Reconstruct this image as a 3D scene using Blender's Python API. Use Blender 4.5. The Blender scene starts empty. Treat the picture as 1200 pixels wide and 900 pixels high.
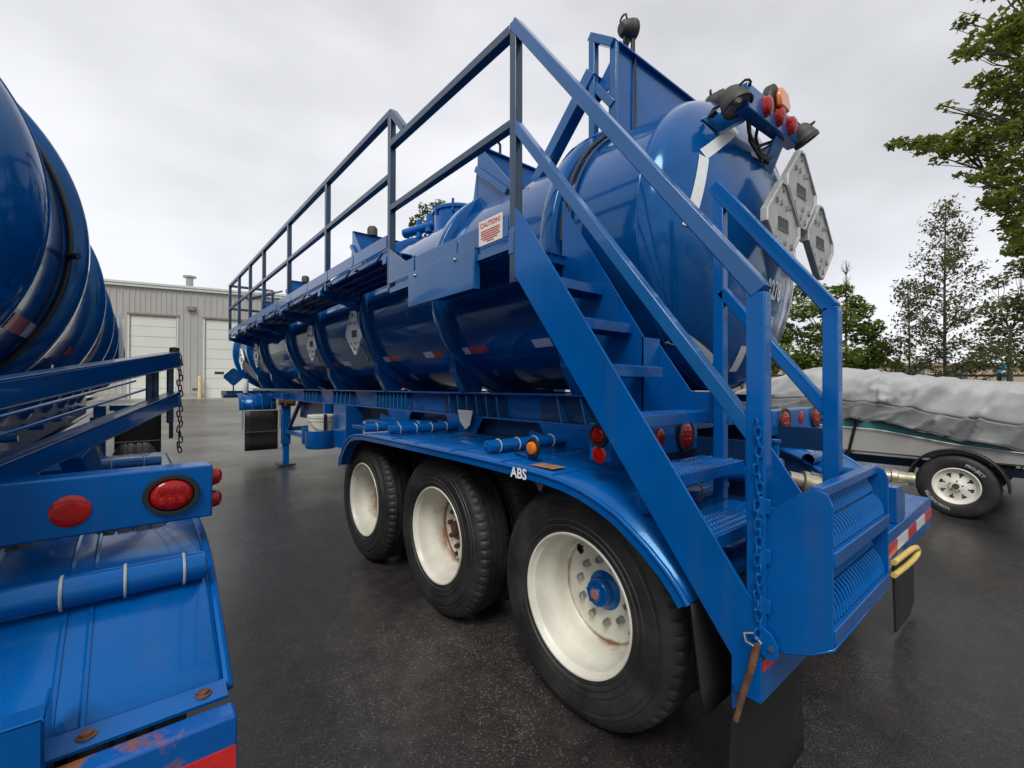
import bpy, bmesh, math, random
from mathutils import Vector, Matrix, noise
random.seed(7)
S = bpy.context.scene
COL = S.collection
PI = math.pi
# ------------------------------------------------------------------ camera
CAMP = Vector((-2.7436, -1.3999, 1.4928)); FPX = 533.1266
def _axes(yaw, pitch, roll):
    y, p, r = map(math.radians, (yaw, pitch, roll))
    f = Vector((math.sin(y)*math.cos(p), math.cos(y)*math.cos(p), math.sin(p)))
    ri = Vector((math.cos(y), -math.sin(y), 0)); u = ri.cross(f)
    return ri*math.cos(r)+u*math.sin(r), -ri*math.sin(r)+u*math.cos(r), f
RI, UP, FW = _axes(39.5855, .3482, .092)
cam = bpy.data.cameras.new('camera'); camo = bpy.data.objects.new('camera', cam); COL.objects.link(camo)
cam.sensor_width = 36; cam.lens = FPX/1200*36; cam.clip_start = .05; cam.clip_end = 3000
m = Matrix((RI, UP, -FW)).transposed().to_4x4(); m.translation = CAMP; camo.matrix_world = m
S.camera = camo
def at(px, py, d):            # point of the place seen at a photo pixel, d metres deep
    return CAMP + FW*d + RI*(d*(px-600)/FPX) + UP*(d*(450-py)/FPX)
# ------------------------------------------------------------------ sky, sun, exposure
SUN_EL, SUN_AZ = math.radians(50), math.radians(-128)     # azimuth clockwise from +Y
w = bpy.data.worlds.new('World'); S.world = w; w.use_nodes = True
nt = w.node_tree; nt.nodes.clear(); N = nt.nodes.new; LK = nt.links.new
out = N('ShaderNodeOutputWorld'); mixs = N('ShaderNodeMixShader')
sky = N('ShaderNodeTexSky'); sky.sky_type = 'NISHITA'; sky.sun_disc = False
sky.sun_elevation = SUN_EL; sky.sun_rotation = SUN_AZ
b1 = N('ShaderNodeBackground'); b1.inputs[1].default_value = .1; LK(sky.outputs[0], b1.inputs[0])
tc = N('ShaderNodeTexCoord'); mp = N('ShaderNodeMapping'); mp.inputs['Scale'].default_value = (1, 1, 2.2)
LK(tc.outputs['Generated'], mp.inputs[0])
n1 = N('ShaderNodeTexNoise'); n1.inputs['Scale'].default_value = 1.7; n1.inputs['Detail'].default_value = 4; n1.inputs['Roughness'].default_value = .5
LK(mp.outputs[0], n1.inputs['Vector'])
cr = N('ShaderNodeValToRGB'); LK(n1.outputs[0], cr.inputs[0])
cr.color_ramp.elements[0].position = .33; cr.color_ramp.elements[0].color = (.42, .425, .44, 1)
cr.color_ramp.elements[1].position = .68; cr.color_ramp.elements[1].color = (.63, .635, .66, 1)
b2 = N('ShaderNodeBackground'); LK(cr.outputs[0], b2.inputs[0]); b2.inputs[1].default_value = 1.0
mixs.inputs[0].default_value = .93; LK(b1.outputs[0], mixs.inputs[1]); LK(b2.outputs[0], mixs.inputs[2]); LK(mixs.outputs[0], out.inputs[0])
sl = bpy.data.lights.new('sun', 'SUN'); sl.energy = 1.5; sl.angle = math.radians(25); sl.color = (1, .97, .93)
slo = bpy.data.objects.new('sun', sl); COL.objects.link(slo)
sd = Vector((math.sin(SUN_AZ)*math.cos(SUN_EL), math.cos(SUN_AZ)*math.cos(SUN_EL), math.sin(SUN_EL)))
slo.rotation_euler = (-sd).to_track_quat('-Z', 'Y').to_euler()
S.view_settings.view_transform = 'Standard'; S.view_settings.look = 'None'
S.view_settings.exposure = .66; S.view_settings.gamma = 1; S.view_settings.use_curve_mapping = False
# ------------------------------------------------------------------ materials
def mat(name, col, rough=.5, metal=0, coat=0, var=.0, vscale=6, bump=0, bscale=80, col2=None, rvar=0, emit=0, detail=4, spec=.5, thresh=None, aniso=None, trans=0):
    M = bpy.data.materials.new(name); M.use_nodes = True; t = M.node_tree; P = t.nodes['Principled BSDF']
    P.inputs['Base Color'].default_value = (*col, 1); P.inputs['Roughness'].default_value = rough; P.inputs['Metallic'].default_value = metal
    P.inputs['Coat Weight'].default_value = coat; P.inputs['Coat Roughness'].default_value = .04; P.inputs['Specular IOR Level'].default_value = spec
    if emit: P.inputs['Emission Color'].default_value = (*col, 1); P.inputs['Emission Strength'].default_value = emit
    if trans: P.inputs['Transmission Weight'].default_value = trans
    g = t.nodes.new('ShaderNodeTexCoord'); mpp = t.nodes.new('ShaderNodeMapping'); t.links.new(g.outputs['Object'], mpp.inputs[0])
    if aniso: mpp.inputs['Scale'].default_value = aniso
    if var or col2 or rvar:
        n = t.nodes.new('ShaderNodeTexNoise'); n.inputs['Scale'].default_value = vscale; n.inputs['Detail'].default_value = detail; n.inputs['Roughness'].default_value = .6
        t.links.new(mpp.outputs[0], n.inputs['Vector'])
        rp = t.nodes.new('ShaderNodeValToRGB'); t.links.new(n.outputs[0], rp.inputs[0])
        lo, hi = thresh or (.3, .7)
        rp.color_ramp.elements[0].position = lo; rp.color_ramp.elements[1].position = hi
        a = tuple(c*(1-var) for c in col); b = col2 or tuple(min(1, c*(1+var)) for c in col)
        rp.color_ramp.elements[0].color = (*a, 1); rp.color_ramp.elements[1].color = (*b, 1)
        t.links.new(rp.outputs[0], P.inputs['Base Color'])
        if rvar:
            mr = t.nodes.new('ShaderNodeMapRange'); t.links.new(n.outputs[0], mr.inputs[0])
            mr.inputs[1].default_value = .3; mr.inputs[2].default_value = .7; mr.inputs[3].default_value = max(.02, rough-rvar); mr.inputs[4].default_value = min(1, rough+rvar)
            t.links.new(mr.outputs[0], P.inputs['Roughness'])
    if bump:
        n2 = t.nodes.new('ShaderNodeTexNoise'); n2.inputs['Scale'].default_value = bscale; n2.inputs['Detail'].default_value = 3
        t.links.new(mpp.outputs[0], n2.inputs['Vector'])
        bp = t.nodes.new('ShaderNodeBump'); bp.inputs['Strength'].default_value = bump; bp.inputs['Distance'].default_value = .01
        t.links.new(n2.outputs[0], bp.inputs['Height']); t.links.new(bp.outputs[0], P.inputs['Normal'])
    return M
def paint(name, col, rough, grime=.5, tint=(.25, .65, 1), spec=.5, chips=True, coat=.25, bmp=.06):
    """trailer enamel: mottled colour, drip streaks of road film, rare chips"""
    M = bpy.data.materials.new(name); M.use_nodes = True; t = M.node_tree; P = t.nodes['Principled BSDF']; Nn = t.nodes.new; L = t.links.new
    P.inputs['Specular IOR Level'].default_value = spec; P.inputs['Specular Tint'].default_value = (*tint, 1); P.inputs['Coat Weight'].default_value = coat; P.inputs['Coat Roughness'].default_value = .035; P.inputs['Coat IOR'].default_value = 1.4
    g = Nn('ShaderNodeTexCoord')
    def nz(sc, det, mp=None, ro=.6):
        n = Nn('ShaderNodeTexNoise'); n.inputs['Scale'].default_value = sc; n.inputs['Detail'].default_value = det; n.inputs['Roughness'].default_value = ro
        if mp:
            q = Nn('ShaderNodeMapping'); q.inputs['Scale'].default_value = mp; L(g.outputs['Object'], q.inputs[0]); L(q.outputs[0], n.inputs['Vector'])
        else: L(g.outputs['Object'], n.inputs['Vector'])
        return n.outputs[0]
    def rmp(src, p0, c0, p1, c1):
        r = Nn('ShaderNodeValToRGB'); L(src, r.inputs[0]); e = r.color_ramp.elements; e[0].position = p0; e[0].color = (*c0, 1); e[1].position = p1; e[1].color = (*c1, 1); return r.outputs[0]
    def mx(a, b, f):
        x = Nn('ShaderNodeMix'); x.data_type = 'RGBA'; L(f, x.inputs[0]); L(a, x.inputs[6])
        if isinstance(b, tuple): x.inputs[7].default_value = (*b, 1)
        else: L(b, x.inputs[7])
        return x.outputs[2]
    base = rmp(nz(2.3, 5), .3, tuple(c*.84 for c in col), .7, tuple(c*1.12 for c in col))
    st = rmp(nz(9, 5, (1, 1, .10)), .52, (0,0,0), .80, (grime*.55,)*3)
    base = mx(base, (.055, .075, .10), st)
    sp = rmp(nz(5, 9, None, .7), .60, (0,0,0), .78, (grime*.6,)*3)
    base = mx(base, (.06, .07, .085), sp)
    if chips:
        ch = rmp(nz(38, 6, None, .65), .725, (0,0,0), .75, (.85,)*3); base = mx(base, (.07, .035, .02), ch)
    L(base, P.inputs['Base Color'])
    mr = Nn('ShaderNodeMapRange'); L(nz(4, 6), mr.inputs[0]); mr.inputs[1].default_value = .3; mr.inputs[2].default_value = .75; mr.inputs[3].default_value = rough*.75; mr.inputs[4].default_value = rough*1.5; L(mr.outputs[0], P.inputs['Roughness'])
    bp = Nn('ShaderNodeBump'); bp.inputs['Strength'].default_value = bmp; bp.inputs['Distance'].default_value = .01; L(nz(11, 3), bp.inputs['Height']); L(bp.outputs[0], P.inputs['Normal'])
    return M
BLUE = paint('blue_paint', (.0, .082, .31), .22, .45, coat=.25)
BTANK = paint('blue_tank_paint', (.0, .058, .22), .12, .25, spec=.6, chips=False, coat=.32, bmp=.03)
RAILSHADE = paint('shaded_rail_paint', (.0, .075, .235), .4, .25, coat=.05)
BRAIL = paint('rail_blue_paint', (.001, .095, .28), .28, .4, spec=.6)
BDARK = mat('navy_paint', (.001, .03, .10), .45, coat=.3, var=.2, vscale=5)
RAILSHADE = mat('shaded_rail_paint', (.004, .032, .075), .4, coat=.35, var=.12, vscale=4)  # rail blue darkened and greyed to hold the backlit shade
BRAIL = mat('rail_blue_paint', (.001, .085, .265), .33, spec=.35, coat=.5, var=.12, vscale=4)
BWORN = mat('worn_blue_paint', (.0, .080, .32), .4, spec=.3, coat=.3, col2=(.22, .08, .03), vscale=9, thresh=(.55, .62), rvar=.15, detail=8, bump=.2, bscale=25)
RUBBER = mat('tyre_rubber', (.014, .014, .015), .58, col2=(.040, .037, .034), vscale=5, thresh=(.42, .75), detail=7, bump=.15, bscale=120, rvar=.12)
FLAP = mat('black_rubber', (.010, .010, .011), .55, var=.3, vscale=5, bump=.1, bscale=40)
WHITE = mat('white_rim_paint', (.72, .70, .60), .38, coat=.2, var=.08, vscale=6, col2=(.78, .76, .68), bump=.06, bscale=30)
def rimmat(name, amount):
    M = mat(name, (.66, .64, .545), .45, coat=.15, var=.15, vscale=5, bump=.06, bscale=30); t = M.node_tree; P = t.nodes['Principled BSDF']; Nn = t.nodes.new; L = t.links.new
    g = Nn('ShaderNodeTexCoord'); sx = Nn('ShaderNodeSeparateXYZ'); L(g.outputs['Object'], sx.inputs[0])
    def mth(op, a, b=None):
        n = Nn('ShaderNodeMath'); n.operation = op
        for k, q in enumerate((a, b)):
            if q is None: continue
            if isinstance(q, (int, float)): n.inputs[k].default_value = q
            else: L(q, n.inputs[k])
        return n.outputs[0]
    r = mth('SQRT', mth('ADD', mth('MULTIPLY', sx.outputs[1], sx.outputs[1]), mth('MULTIPLY', sx.outputs[2], sx.outputs[2])))
    band = mth('SUBTRACT', 1, mth('MINIMUM', 1, mth('DIVIDE', mth('ABSOLUTE', mth('SUBTRACT', r, .238)), .030)))
    hub = mth('SUBTRACT', 1, mth('MINIMUM', 1, mth('DIVIDE', r, .16)))
    n = Nn('ShaderNodeTexNoise'); n.inputs['Scale'].default_value = 7; n.inputs['Detail'].default_value = 9; L(g.outputs['Object'], n.inputs['Vector'])
    n2 = Nn('ShaderNodeTexNoise'); n2.inputs['Scale'].default_value = 2.2; n2.inputs['Detail'].default_value = 2; L(g.outputs['Object'], n2.inputs['Vector'])
    v = mth('ADD', mth('MULTIPLY', mth('ADD', band, mth('MULTIPLY', hub, .7)), amount), mth('ADD', mth('MULTIPLY', n.outputs[0], .65), mth('MULTIPLY', n2.outputs[0], .45)))
    rp = Nn('ShaderNodeValToRGB'); L(v, rp.inputs[0]); e = rp.color_ramp.elements; e[0].position = .76; e[0].color = (0,0,0,1); e[1].position = .95; e[1].color = (.92,.92,.92,1)
    mx = Nn('ShaderNodeMix'); mx.data_type = 'RGBA'; L(rp.outputs[0], mx.inputs[0]); src = P.inputs['Base Color'].links[0].from_socket; L(src, mx.inputs[6]); mx.inputs[7].default_value = (.20, .07, .022, 1); L(mx.outputs[2], P.inputs['Base Color'])
    return M
RIMR = rimmat('white_rim_rusty', .66); RIMW = rimmat('white_rim_chipped', .41)
RUST = mat('rust', (.06, .022, .012), .85, var=.5, vscale=18, col2=(.17, .07, .035), bump=.4, bscale=60)
STEEL = mat('steel', (.42, .42, .40), .35, metal=1, var=.2, vscale=20)
ALU = mat('aluminium_placard', (.36, .37, .36), .42, metal=.55, var=.15, vscale=15, col2=(.46, .47, .45))
BRASS = mat('weathered_coupling', (.42, .38, .28), .45, metal=.7, var=.25, vscale=30)
RED = mat('red_lens', (.30, .005, .004), .12, coat=.3, spec=.3, var=.1, vscale=40)
DRED = mat('dark_red_lens', (.22, .006, .006), .12, coat=.3, spec=.3, var=.1, vscale=40)
ORANGE = mat('amber_lens', (.70, .16, .01), .12, coat=1, var=.1, vscale=40)
TRED = mat('red_reflective_tape', (.55, .02, .02), .3, coat=.4, var=.12, vscale=30)
TWHITE = mat('white_reflective_tape', (.66, .68, .68), .3, coat=.4, var=.06, vscale=60, bump=.1, bscale=300)
BLACK = mat('black_plastic', (.012, .012, .012), .5, var=.2, vscale=12)
LAMPG = mat('weathered_black_housing', (.045, .042, .038), .6, var=.25, vscale=10)
TYPRINT = mat('worn_tyre_lettering', (.42, .42, .41), .6, var=.25, vscale=40)
PRINT = mat('white_lettering', (.82, .84, .84), .4, var=.03, vscale=20)
PAPER = mat('sticker_paper', (.55, .56, .56), .5, var=.12, vscale=30)
SIGNW = mat('sign_cream', (.74, .68, .62), .5, var=.05, vscale=20)
SIGNR = mat('sign_red', (.50, .05, .03), .5, var=.1, vscale=20)
YELL = mat('yellow_paint', (.60, .43, .11), .45, var=.12, vscale=12)
TIE = mat('grey_clamp', (.34, .36, .36), .45, var=.2, vscale=30)
CHAIN = mat('chain_steel', (.05, .045, .04), .5, metal=.6, var=.4, vscale=30)
PLASTIC = mat('white_plastic', (.62, .60, .52), .45, var=.1, vscale=8)
# asphalt: dark, damp, speckled with aggregate
ASPH = bpy.data.materials.new('damp_asphalt'); ASPH.use_nodes = True
t = ASPH.node_tree; P = t.nodes['Principled BSDF']
g = t.nodes.new('ShaderNodeTexCoord')
def tn(scale, det=4, rough=.6, vec=None, mapping=None):
    n = t.nodes.new('ShaderNodeTexNoise'); n.inputs['Scale'].default_value = scale; n.inputs['Detail'].default_value = det; n.inputs['Roughness'].default_value = rough
    if mapping:
        q = t.nodes.new('ShaderNodeMapping'); q.inputs['Scale'].default_value = mapping; q.inputs['Rotation'].default_value = (0, 0, math.radians(12)); t.links.new(g.outputs['Object'], q.inputs[0]); t.links.new(q.outputs[0], n.inputs['Vector'])
    else: t.links.new(g.outputs['Object'], n.inputs['Vector'])
    return n
def ramp(src, p0, c0, p1, c1):
    r_ = t.nodes.new('ShaderNodeValToRGB'); t.links.new(src, r_.inputs[0]); e = r_.color_ramp.elements
    e[0].position = p0; e[0].color = (*c0, 1); e[1].position = p1; e[1].color = (*c1, 1); return r_
def mixc(a, b, fac, mode='MIX'):
    x = t.nodes.new('ShaderNodeMix'); x.data_type = 'RGBA'; x.blend_type = mode
    if isinstance(fac, float): x.inputs[0].default_value = fac
    else: t.links.new(fac, x.inputs[0])
    t.links.new(a, x.inputs[6]); t.links.new(b, x.inputs[7]); return x.outputs[2]
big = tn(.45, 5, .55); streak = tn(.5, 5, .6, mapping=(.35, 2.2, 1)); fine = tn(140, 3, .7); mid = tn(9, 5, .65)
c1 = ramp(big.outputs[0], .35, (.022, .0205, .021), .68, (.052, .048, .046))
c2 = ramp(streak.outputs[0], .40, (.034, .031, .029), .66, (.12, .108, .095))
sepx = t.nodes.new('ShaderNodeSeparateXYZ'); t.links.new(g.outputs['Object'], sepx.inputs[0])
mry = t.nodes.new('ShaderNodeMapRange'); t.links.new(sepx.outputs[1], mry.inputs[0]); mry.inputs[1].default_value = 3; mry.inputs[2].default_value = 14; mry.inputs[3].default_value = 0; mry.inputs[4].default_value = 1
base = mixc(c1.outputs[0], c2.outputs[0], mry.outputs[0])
vor = t.nodes.new('ShaderNodeTexVoronoi'); vor.inputs['Scale'].default_value = 150; t.links.new(g.outputs['Object'], vor.inputs['Vector'])
sp = t.nodes.new('ShaderNodeValToRGB'); gp_ = t.nodes.new('ShaderNodeMath'); gp_.operation = 'MULTIPLY_ADD'; t.links.new(tn(.8, 5, .6).outputs[0], gp_.inputs[0]); gp_.inputs[1].default_value = .55; sxv = t.nodes.new('ShaderNodeSeparateColor'); t.links.new(vor.outputs['Color'], sxv.inputs[0]); t.links.new(sxv.outputs[0], gp_.inputs[2]); t.links.new(gp_.outputs[0], sp.inputs[0]); gp2 = t.nodes.new('ShaderNodeMath'); gp2.operation = 'MULTIPLY'; gp2.inputs[1].default_value = .68; t.links.new(gp_.outputs[0], gp2.inputs[0]); t.links.new(gp2.outputs[0], sp.inputs[0]); sp.color_ramp.elements[0].position = .79; sp.color_ramp.elements[0].color = (0, 0, 0, 1); sp.color_ramp.elements[1].position = .90; sp.color_ramp.elements[1].color = (.9, .9, .9, 1)
grey = t.nodes.new('ShaderNodeRGB'); grey.outputs[0].default_value = (.19, .175, .16, 1)
base = mixc(base, grey.outputs[0], sp.outputs[0])
fg = ramp(tn(260, 2, .7).outputs[0], .34, (.55, .55, .56), .68, (1.55, 1.52, 1.5)); base = mixc(base, fg.outputs[0], 1.0, 'MULTIPLY')
mm = ramp(mid.outputs[0], .28, (.50, .50, .51), .72, (1.35, 1.30, 1.26)); base = mixc(base, mm.outputs[0], 1.0, 'MULTIPLY')
stn = ramp(tn(.55, 6, .65, mapping=(1, 1, 1)).outputs[0], .60, (0, 0, 0), .74, (.55, .55, .55)); brn = t.nodes.new('ShaderNodeRGB'); brn.outputs[0].default_value = (.085, .055, .038, 1); base = mixc(base, brn.outputs[0], stn.outputs[0])
# trailer's shade painted into the asphalt colour round its rear
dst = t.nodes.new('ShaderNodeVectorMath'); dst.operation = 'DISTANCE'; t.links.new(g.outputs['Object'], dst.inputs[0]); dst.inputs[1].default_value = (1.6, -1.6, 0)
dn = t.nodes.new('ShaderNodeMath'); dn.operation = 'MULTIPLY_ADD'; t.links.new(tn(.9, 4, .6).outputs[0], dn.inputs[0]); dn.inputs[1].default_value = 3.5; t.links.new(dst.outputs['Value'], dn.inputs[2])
trailer_shade = t.nodes.new('ShaderNodeMapRange'); t.links.new(dn.outputs[0], trailer_shade.inputs[0]); trailer_shade.inputs[1].default_value = 3.6; trailer_shade.inputs[2].default_value = 6.0; trailer_shade.inputs[3].default_value = .42; trailer_shade.inputs[4].default_value = 1
base = mixc(base, trailer_shade.outputs[0], 1.0, 'MULTIPLY')
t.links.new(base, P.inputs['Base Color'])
rr = t.nodes.new('ShaderNodeMapRange'); t.links.new(big.outputs[0], rr.inputs[0]); rr.inputs[1].default_value = .35; rr.inputs[2].default_value = .65; rr.inputs[3].default_value = .20; rr.inputs[4].default_value = .50
t.links.new(rr.outputs[0], P.inputs['Roughness'])
P.inputs['Coat Weight'].default_value = .4; P.inputs['Coat Roughness'].default_value = .22; P.inputs['Coat IOR'].default_value = 1.33
bm_ = t.nodes.new('ShaderNodeBump'); bm_.inputs['Strength'].default_value = .28; bm_.inputs['Distance'].default_value = .012
ad = t.nodes.new('ShaderNodeMath'); ad.operation = 'ADD'; t.links.new(fine.outputs[0], ad.inputs[0]); t.links.new(vor.outputs['Distance'], ad.inputs[1])
t.links.new(ad.outputs[0], bm_.inputs['Height']); t.links.new(bm_.outputs[0], P.inputs['Normal'])
CONC = mat('concrete', (.30, .28, .25), .8, var=.25, vscale=3, bump=.2, bscale=60)
WALLM = mat('tan_metal_siding', (.37, .36, .335), .5, var=.06, vscale=1.2)
TRIM = mat('pale_trim', (.55, .57, .54), .5, var=.08, vscale=4)
DOORM = mat('white_door_panel', (.62, .64, .57), .5, var=.05, vscale=1.5)
def leafmat(name, c, c2):
    M = mat(name, c, .5, var=.35, vscale=1.3, col2=c2, detail=6)
    t = M.node_tree; P = t.nodes['Principled BSDF']; o = t.nodes['Material Output']
    tr = t.nodes.new('ShaderNodeBsdfTranslucent'); mx = t.nodes.new('ShaderNodeMixShader'); mx.inputs[0].default_value = .6
    src = P.inputs['Base Color'].links[0].from_socket; t.links.new(src, tr.inputs[0])
    t.links.new(P.outputs[0], mx.inputs[1]); t.links.new(tr.outputs[0], mx.inputs[2]); t.links.new(mx.outputs[0], o.inputs[0]); return M
LEAF1 = leafmat('maple_leaves', (.10, .155, .02), (.23, .25, .04))
LEAF2 = leafmat('bush_leaves', (.11, .19, .03), (.22, .29, .05))
LEAF3 = leafmat('sapling_leaves', (.10, .115, .045), (.18, .18, .065))
LEAF4 = leafmat('dark_leaves', (.075, .105, .026), (.15, .15, .045))
BARK = mat('bark', (.075, .06, .05), .9, var=.4, vscale=14, bump=.5, bscale=40)
TARP = mat('silver_boat_cover', (.29, .29, .29), .55, col2=(.40, .40, .395), vscale=2.2, bump=.12, bscale=18)
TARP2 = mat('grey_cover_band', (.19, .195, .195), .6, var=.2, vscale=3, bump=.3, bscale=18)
HULL = mat('grey_gelcoat', (.42, .41, .38), .25, coat=.6, var=.06, vscale=2)
TEAL = mat('teal_stripe', (.05, .19, .20), .35, coat=.3, var=.1, vscale=6)
# ------------------------------------------------------------------ mesh builder
class MB:
    def __init__(s): s.v = []; s.f = []
    def add(s, vs, fs):
        o = len(s.v); s.v += [tuple(v) for v in vs]; s.f += [tuple(i+o for i in f) for f in fs]; return s
    def box(s, x0, x1, y0, y1, z0, z1):
        vs = [(x, y, z) for x in (x0, x1) for y in (y0, y1) for z in (z0, z1)]
        return s.add(vs, [(0,1,3,2),(4,6,7,5),(0,4,5,1),(2,3,7,6),(0,2,6,4),(1,5,7,3)])
    def beam(s, p, q, w, h, up=(0,0,1)):
        p, q = Vector(p), Vector(q); d = (q-p).normalized(); up = Vector(up)
        a = d.cross(up)
        if a.length < 1e-4: a = d.cross(Vector((1,0,0)))
        a.normalize(); b = a.cross(d).normalized(); a = a*w/2; b = b*h/2
        vs = [p-a-b, p+a-b, p+a+b, p-a+b, q-a-b, q+a-b, q+a+b, q-a+b]
        return s.add(vs, [(0,3,2,1),(4,5,6,7),(0,1,5,4),(1,2,6,5),(2,3,7,6),(3,0,4,7)])
    def poly(s, pts, ext):
        n = len(pts); e = Vector(ext); P = [Vector(p) for p in pts]
        vs = P + [p+e for p in P]
        return s.add(vs, [tuple(range(n))[::-1], tuple(range(n, 2*n))] + [(i, (i+1) % n, n+(i+1) % n, n+i) for i in range(n)])
    def tube(s, pts, r, n=10, closed=False, caps=True):
        P = [Vector(p) for p in pts]; L = len(P); rs = r if isinstance(r, (list, tuple)) else [r]*L
        vs = []; a = None
        for i, p in enumerate(P):
            d = (P[(i+1) % L]-P[i-1]) if closed else (P[min(i+1, L-1)]-P[max(i-1, 0)])
            d.normalize()
            if a is None: a = d.orthogonal().normalized()
            a = (a - d*a.dot(d)); a.normalize(); b = d.cross(a)
            vs += [p+(a*math.cos(2*PI*k/n)+b*math.sin(2*PI*k/n))*rs[i] for k in range(n)]
        fs = []
        for i in range(L if closed else L-1):
            j = (i+1) % L
            fs += [(i*n+k, i*n+(k+1) % n, j*n+(k+1) % n, j*n+k) for k in range(n)]
        if caps and not closed: fs += [tuple(range(n))[::-1], tuple((L-1)*n+k for k in range(n))]
        return s.add(vs, fs)
    def lathe(s, prof, o, axis='x', n=32, a0=0, a1=2*PI, rfun=None, skip=None, close=False):
        # prof: (radius, distance along axis)
        o = Vector(o); full = abs(a1-a0-2*PI) < 1e-6; cnt = n if full else n+1; vs = []
        for i, (r, d) in enumerate(prof):
            for k in range(cnt):
                a = a0+(a1-a0)*k/n; q = r if rfun is None else rfun(i, k, r)
                c, sn = q*math.cos(a), q*math.sin(a)
                vs.append(o+Vector({'x': (d, c, sn), 'y': (c, d, sn), 'z': (c, sn, d)}[axis]))
        fs = []; m = len(prof)
        for i in range(m if close else m-1):
            j = (i+1) % m
            for k in range(n):
                if skip and skip(i, k): continue
                k2 = (k+1) % cnt
                fs.append((i*cnt+k, i*cnt+k2, j*cnt+k2, j*cnt+k))
        return s.add(vs, fs)
    def cyl(s, p, q, r, n=16, r2=None): return s.tube([p, q], [r, r if r2 is None else r2], n)
    def grid(s, nu, nv, fn):
        vs = [fn(i/(nu-1), j/(nv-1)) for i in range(nu) for j in range(nv)]
        return s.add(vs, [(i*nv+j, (i+1)*nv+j, (i+1)*nv+j+1, i*nv+j+1) for i in range(nu-1) for j in range(nv-1)])
    def mesh(s, name, mt, smooth=True, ang=35, norm=True):
        me = bpy.data.meshes.new(name); me.from_pydata(s.v, [], s.f); me.update()
        if norm:
            b = bmesh.new(); b.from_mesh(me); bmesh.ops.remove_doubles(b, verts=b.verts, dist=1e-5); bmesh.ops.recalc_face_normals(b, faces=b.faces); b.to_mesh(me); b.free()
        me.materials.append(mt)
        if smooth:
            me.polygons.foreach_set('use_smooth', [True]*len(me.polygons)); me.set_sharp_from_angle(angle=math.radians(ang))
        return me
    def build(s, name, mt, parent=None, bevel=0, smooth=True, ang=35, kind=None, norm=True, label=None, solid=0):
        o = bpy.data.objects.new(name, s.mesh(name, mt, smooth, ang, norm)); COL.objects.link(o)
        if parent: o.parent = parent
        if solid:
            sm = o.modifiers.new('solid', 'SOLIDIFY'); sm.thickness = solid
        if bevel:
            bv = o.modifiers.new('bevel', 'BEVEL'); bv.width = bevel; bv.segments = 2; bv.limit_method = 'ANGLE'; bv.angle_limit = math.radians(40)
        if kind: o['kind'] = kind
        if label: o['label'] = label
        return o
def tag(o, label, cat, group=None):
    o['label'] = label; o['category'] = cat
    if group: o['group'] = group
    return o
def thing(name, label, cat, loc=(0,0,0), rz=0, group=None):
    o = bpy.data.objects.new(name, None); COL.objects.link(o); o.location = loc; o.rotation_euler = (0,0,rz); o.empty_display_size = .2
    return tag(o, label, cat, group)
def inst(o, mt=None, parent=None):       # one more object on the same mesh
    c = o.copy(); COL.objects.link(c)
    if parent: c.parent = parent
    return c
def text_mb(body, size, align='CENTER', bold=.0):
    cu = bpy.data.curves.new('lettering', 'FONT'); cu.body = body; cu.size = size; cu.align_x = align; cu.align_y = 'CENTER'; cu.resolution_u = 3; cu.offset = bold*size
    o = bpy.data.objects.new('lettering', cu); COL.objects.link(o)
    dg = bpy.context.evaluated_depsgraph_get(); me = bpy.data.meshes.new_from_object(o.evaluated_get(dg))
    V = [tuple(v.co) for v in me.vertices]; F = [tuple(p.vertices) for p in me.polygons]
    bpy.data.objects.remove(o); bpy.data.curves.remove(cu); bpy.data.meshes.remove(me)
    return V, F
def text_on(body, size, fn, align='CENTER', bold=.025):   # fn(u, v) -> 3-D point
    V, F = text_mb(body, size, align, bold); b = MB(); b.add([fn(v[0], v[1]) for v in V], F); return b
# ------------------------------------------------------------------ ground
def gz(y):
    t = min(1, max(0, (y-13)/16.0)); return .74*(t*t*(3-2*t))
b = MB(); xs = [-600, -200, -80, -40, -20, -10, -5, 0, 5, 10, 20, 40, 80, 200, 600]
ys = [-600, -200, -60, -20, -5, 0, 5, 10, 13] + [13+i for i in range(1, 17)] + [40, 80, 200, 600, 1500]
b.add([(x, y, gz(y)) for x in xs for y in ys], [(i*len(ys)+j, (i+1)*len(ys)+j, (i+1)*len(ys)+j+1, i*len(ys)+j+1) for i in range(len(xs)-1) for j in range(len(ys)-1)])
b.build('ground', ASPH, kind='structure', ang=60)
# ------------------------------------------------------------------ shared trailer pieces
TR, RRIM = .52, .311
def tyre_mb():
    prof = [(.292,.045),(.300,.030),(.312,.016),(.322,.012),(.330,.013),(.334,.006),(.345,.003),(.349,.007),(.372,.001),(.376,.005),(.412,.000),(.430,.002),(.434,.007),(.452,.006),(.456,.011),(.474,.016),(.490,.026),(.503,.037),(.512,.047),(.517,.058),(.5195,.075),(.52,.088),(.508,.090),(.508,.097),(.52,.099),(.52,.126),(.508,.128),(.508,.135),(.52,.137)]
    full = prof + [(r, .274-d) for r, d in reversed(prof)]
    sh = {i for i, (r, d) in enumerate(full) if r > .495 and (d < .062 or d > .212)}
    b = MB(); b.lathe(full, (0,0,0), 'x', 240, rfun=lambda i, k, r: r-(.009 if (i in sh and k % 4 == 0) else 0)); return b
TYRE = tyre_mb().mesh('tyre', RUBBER, ang=24)
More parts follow.
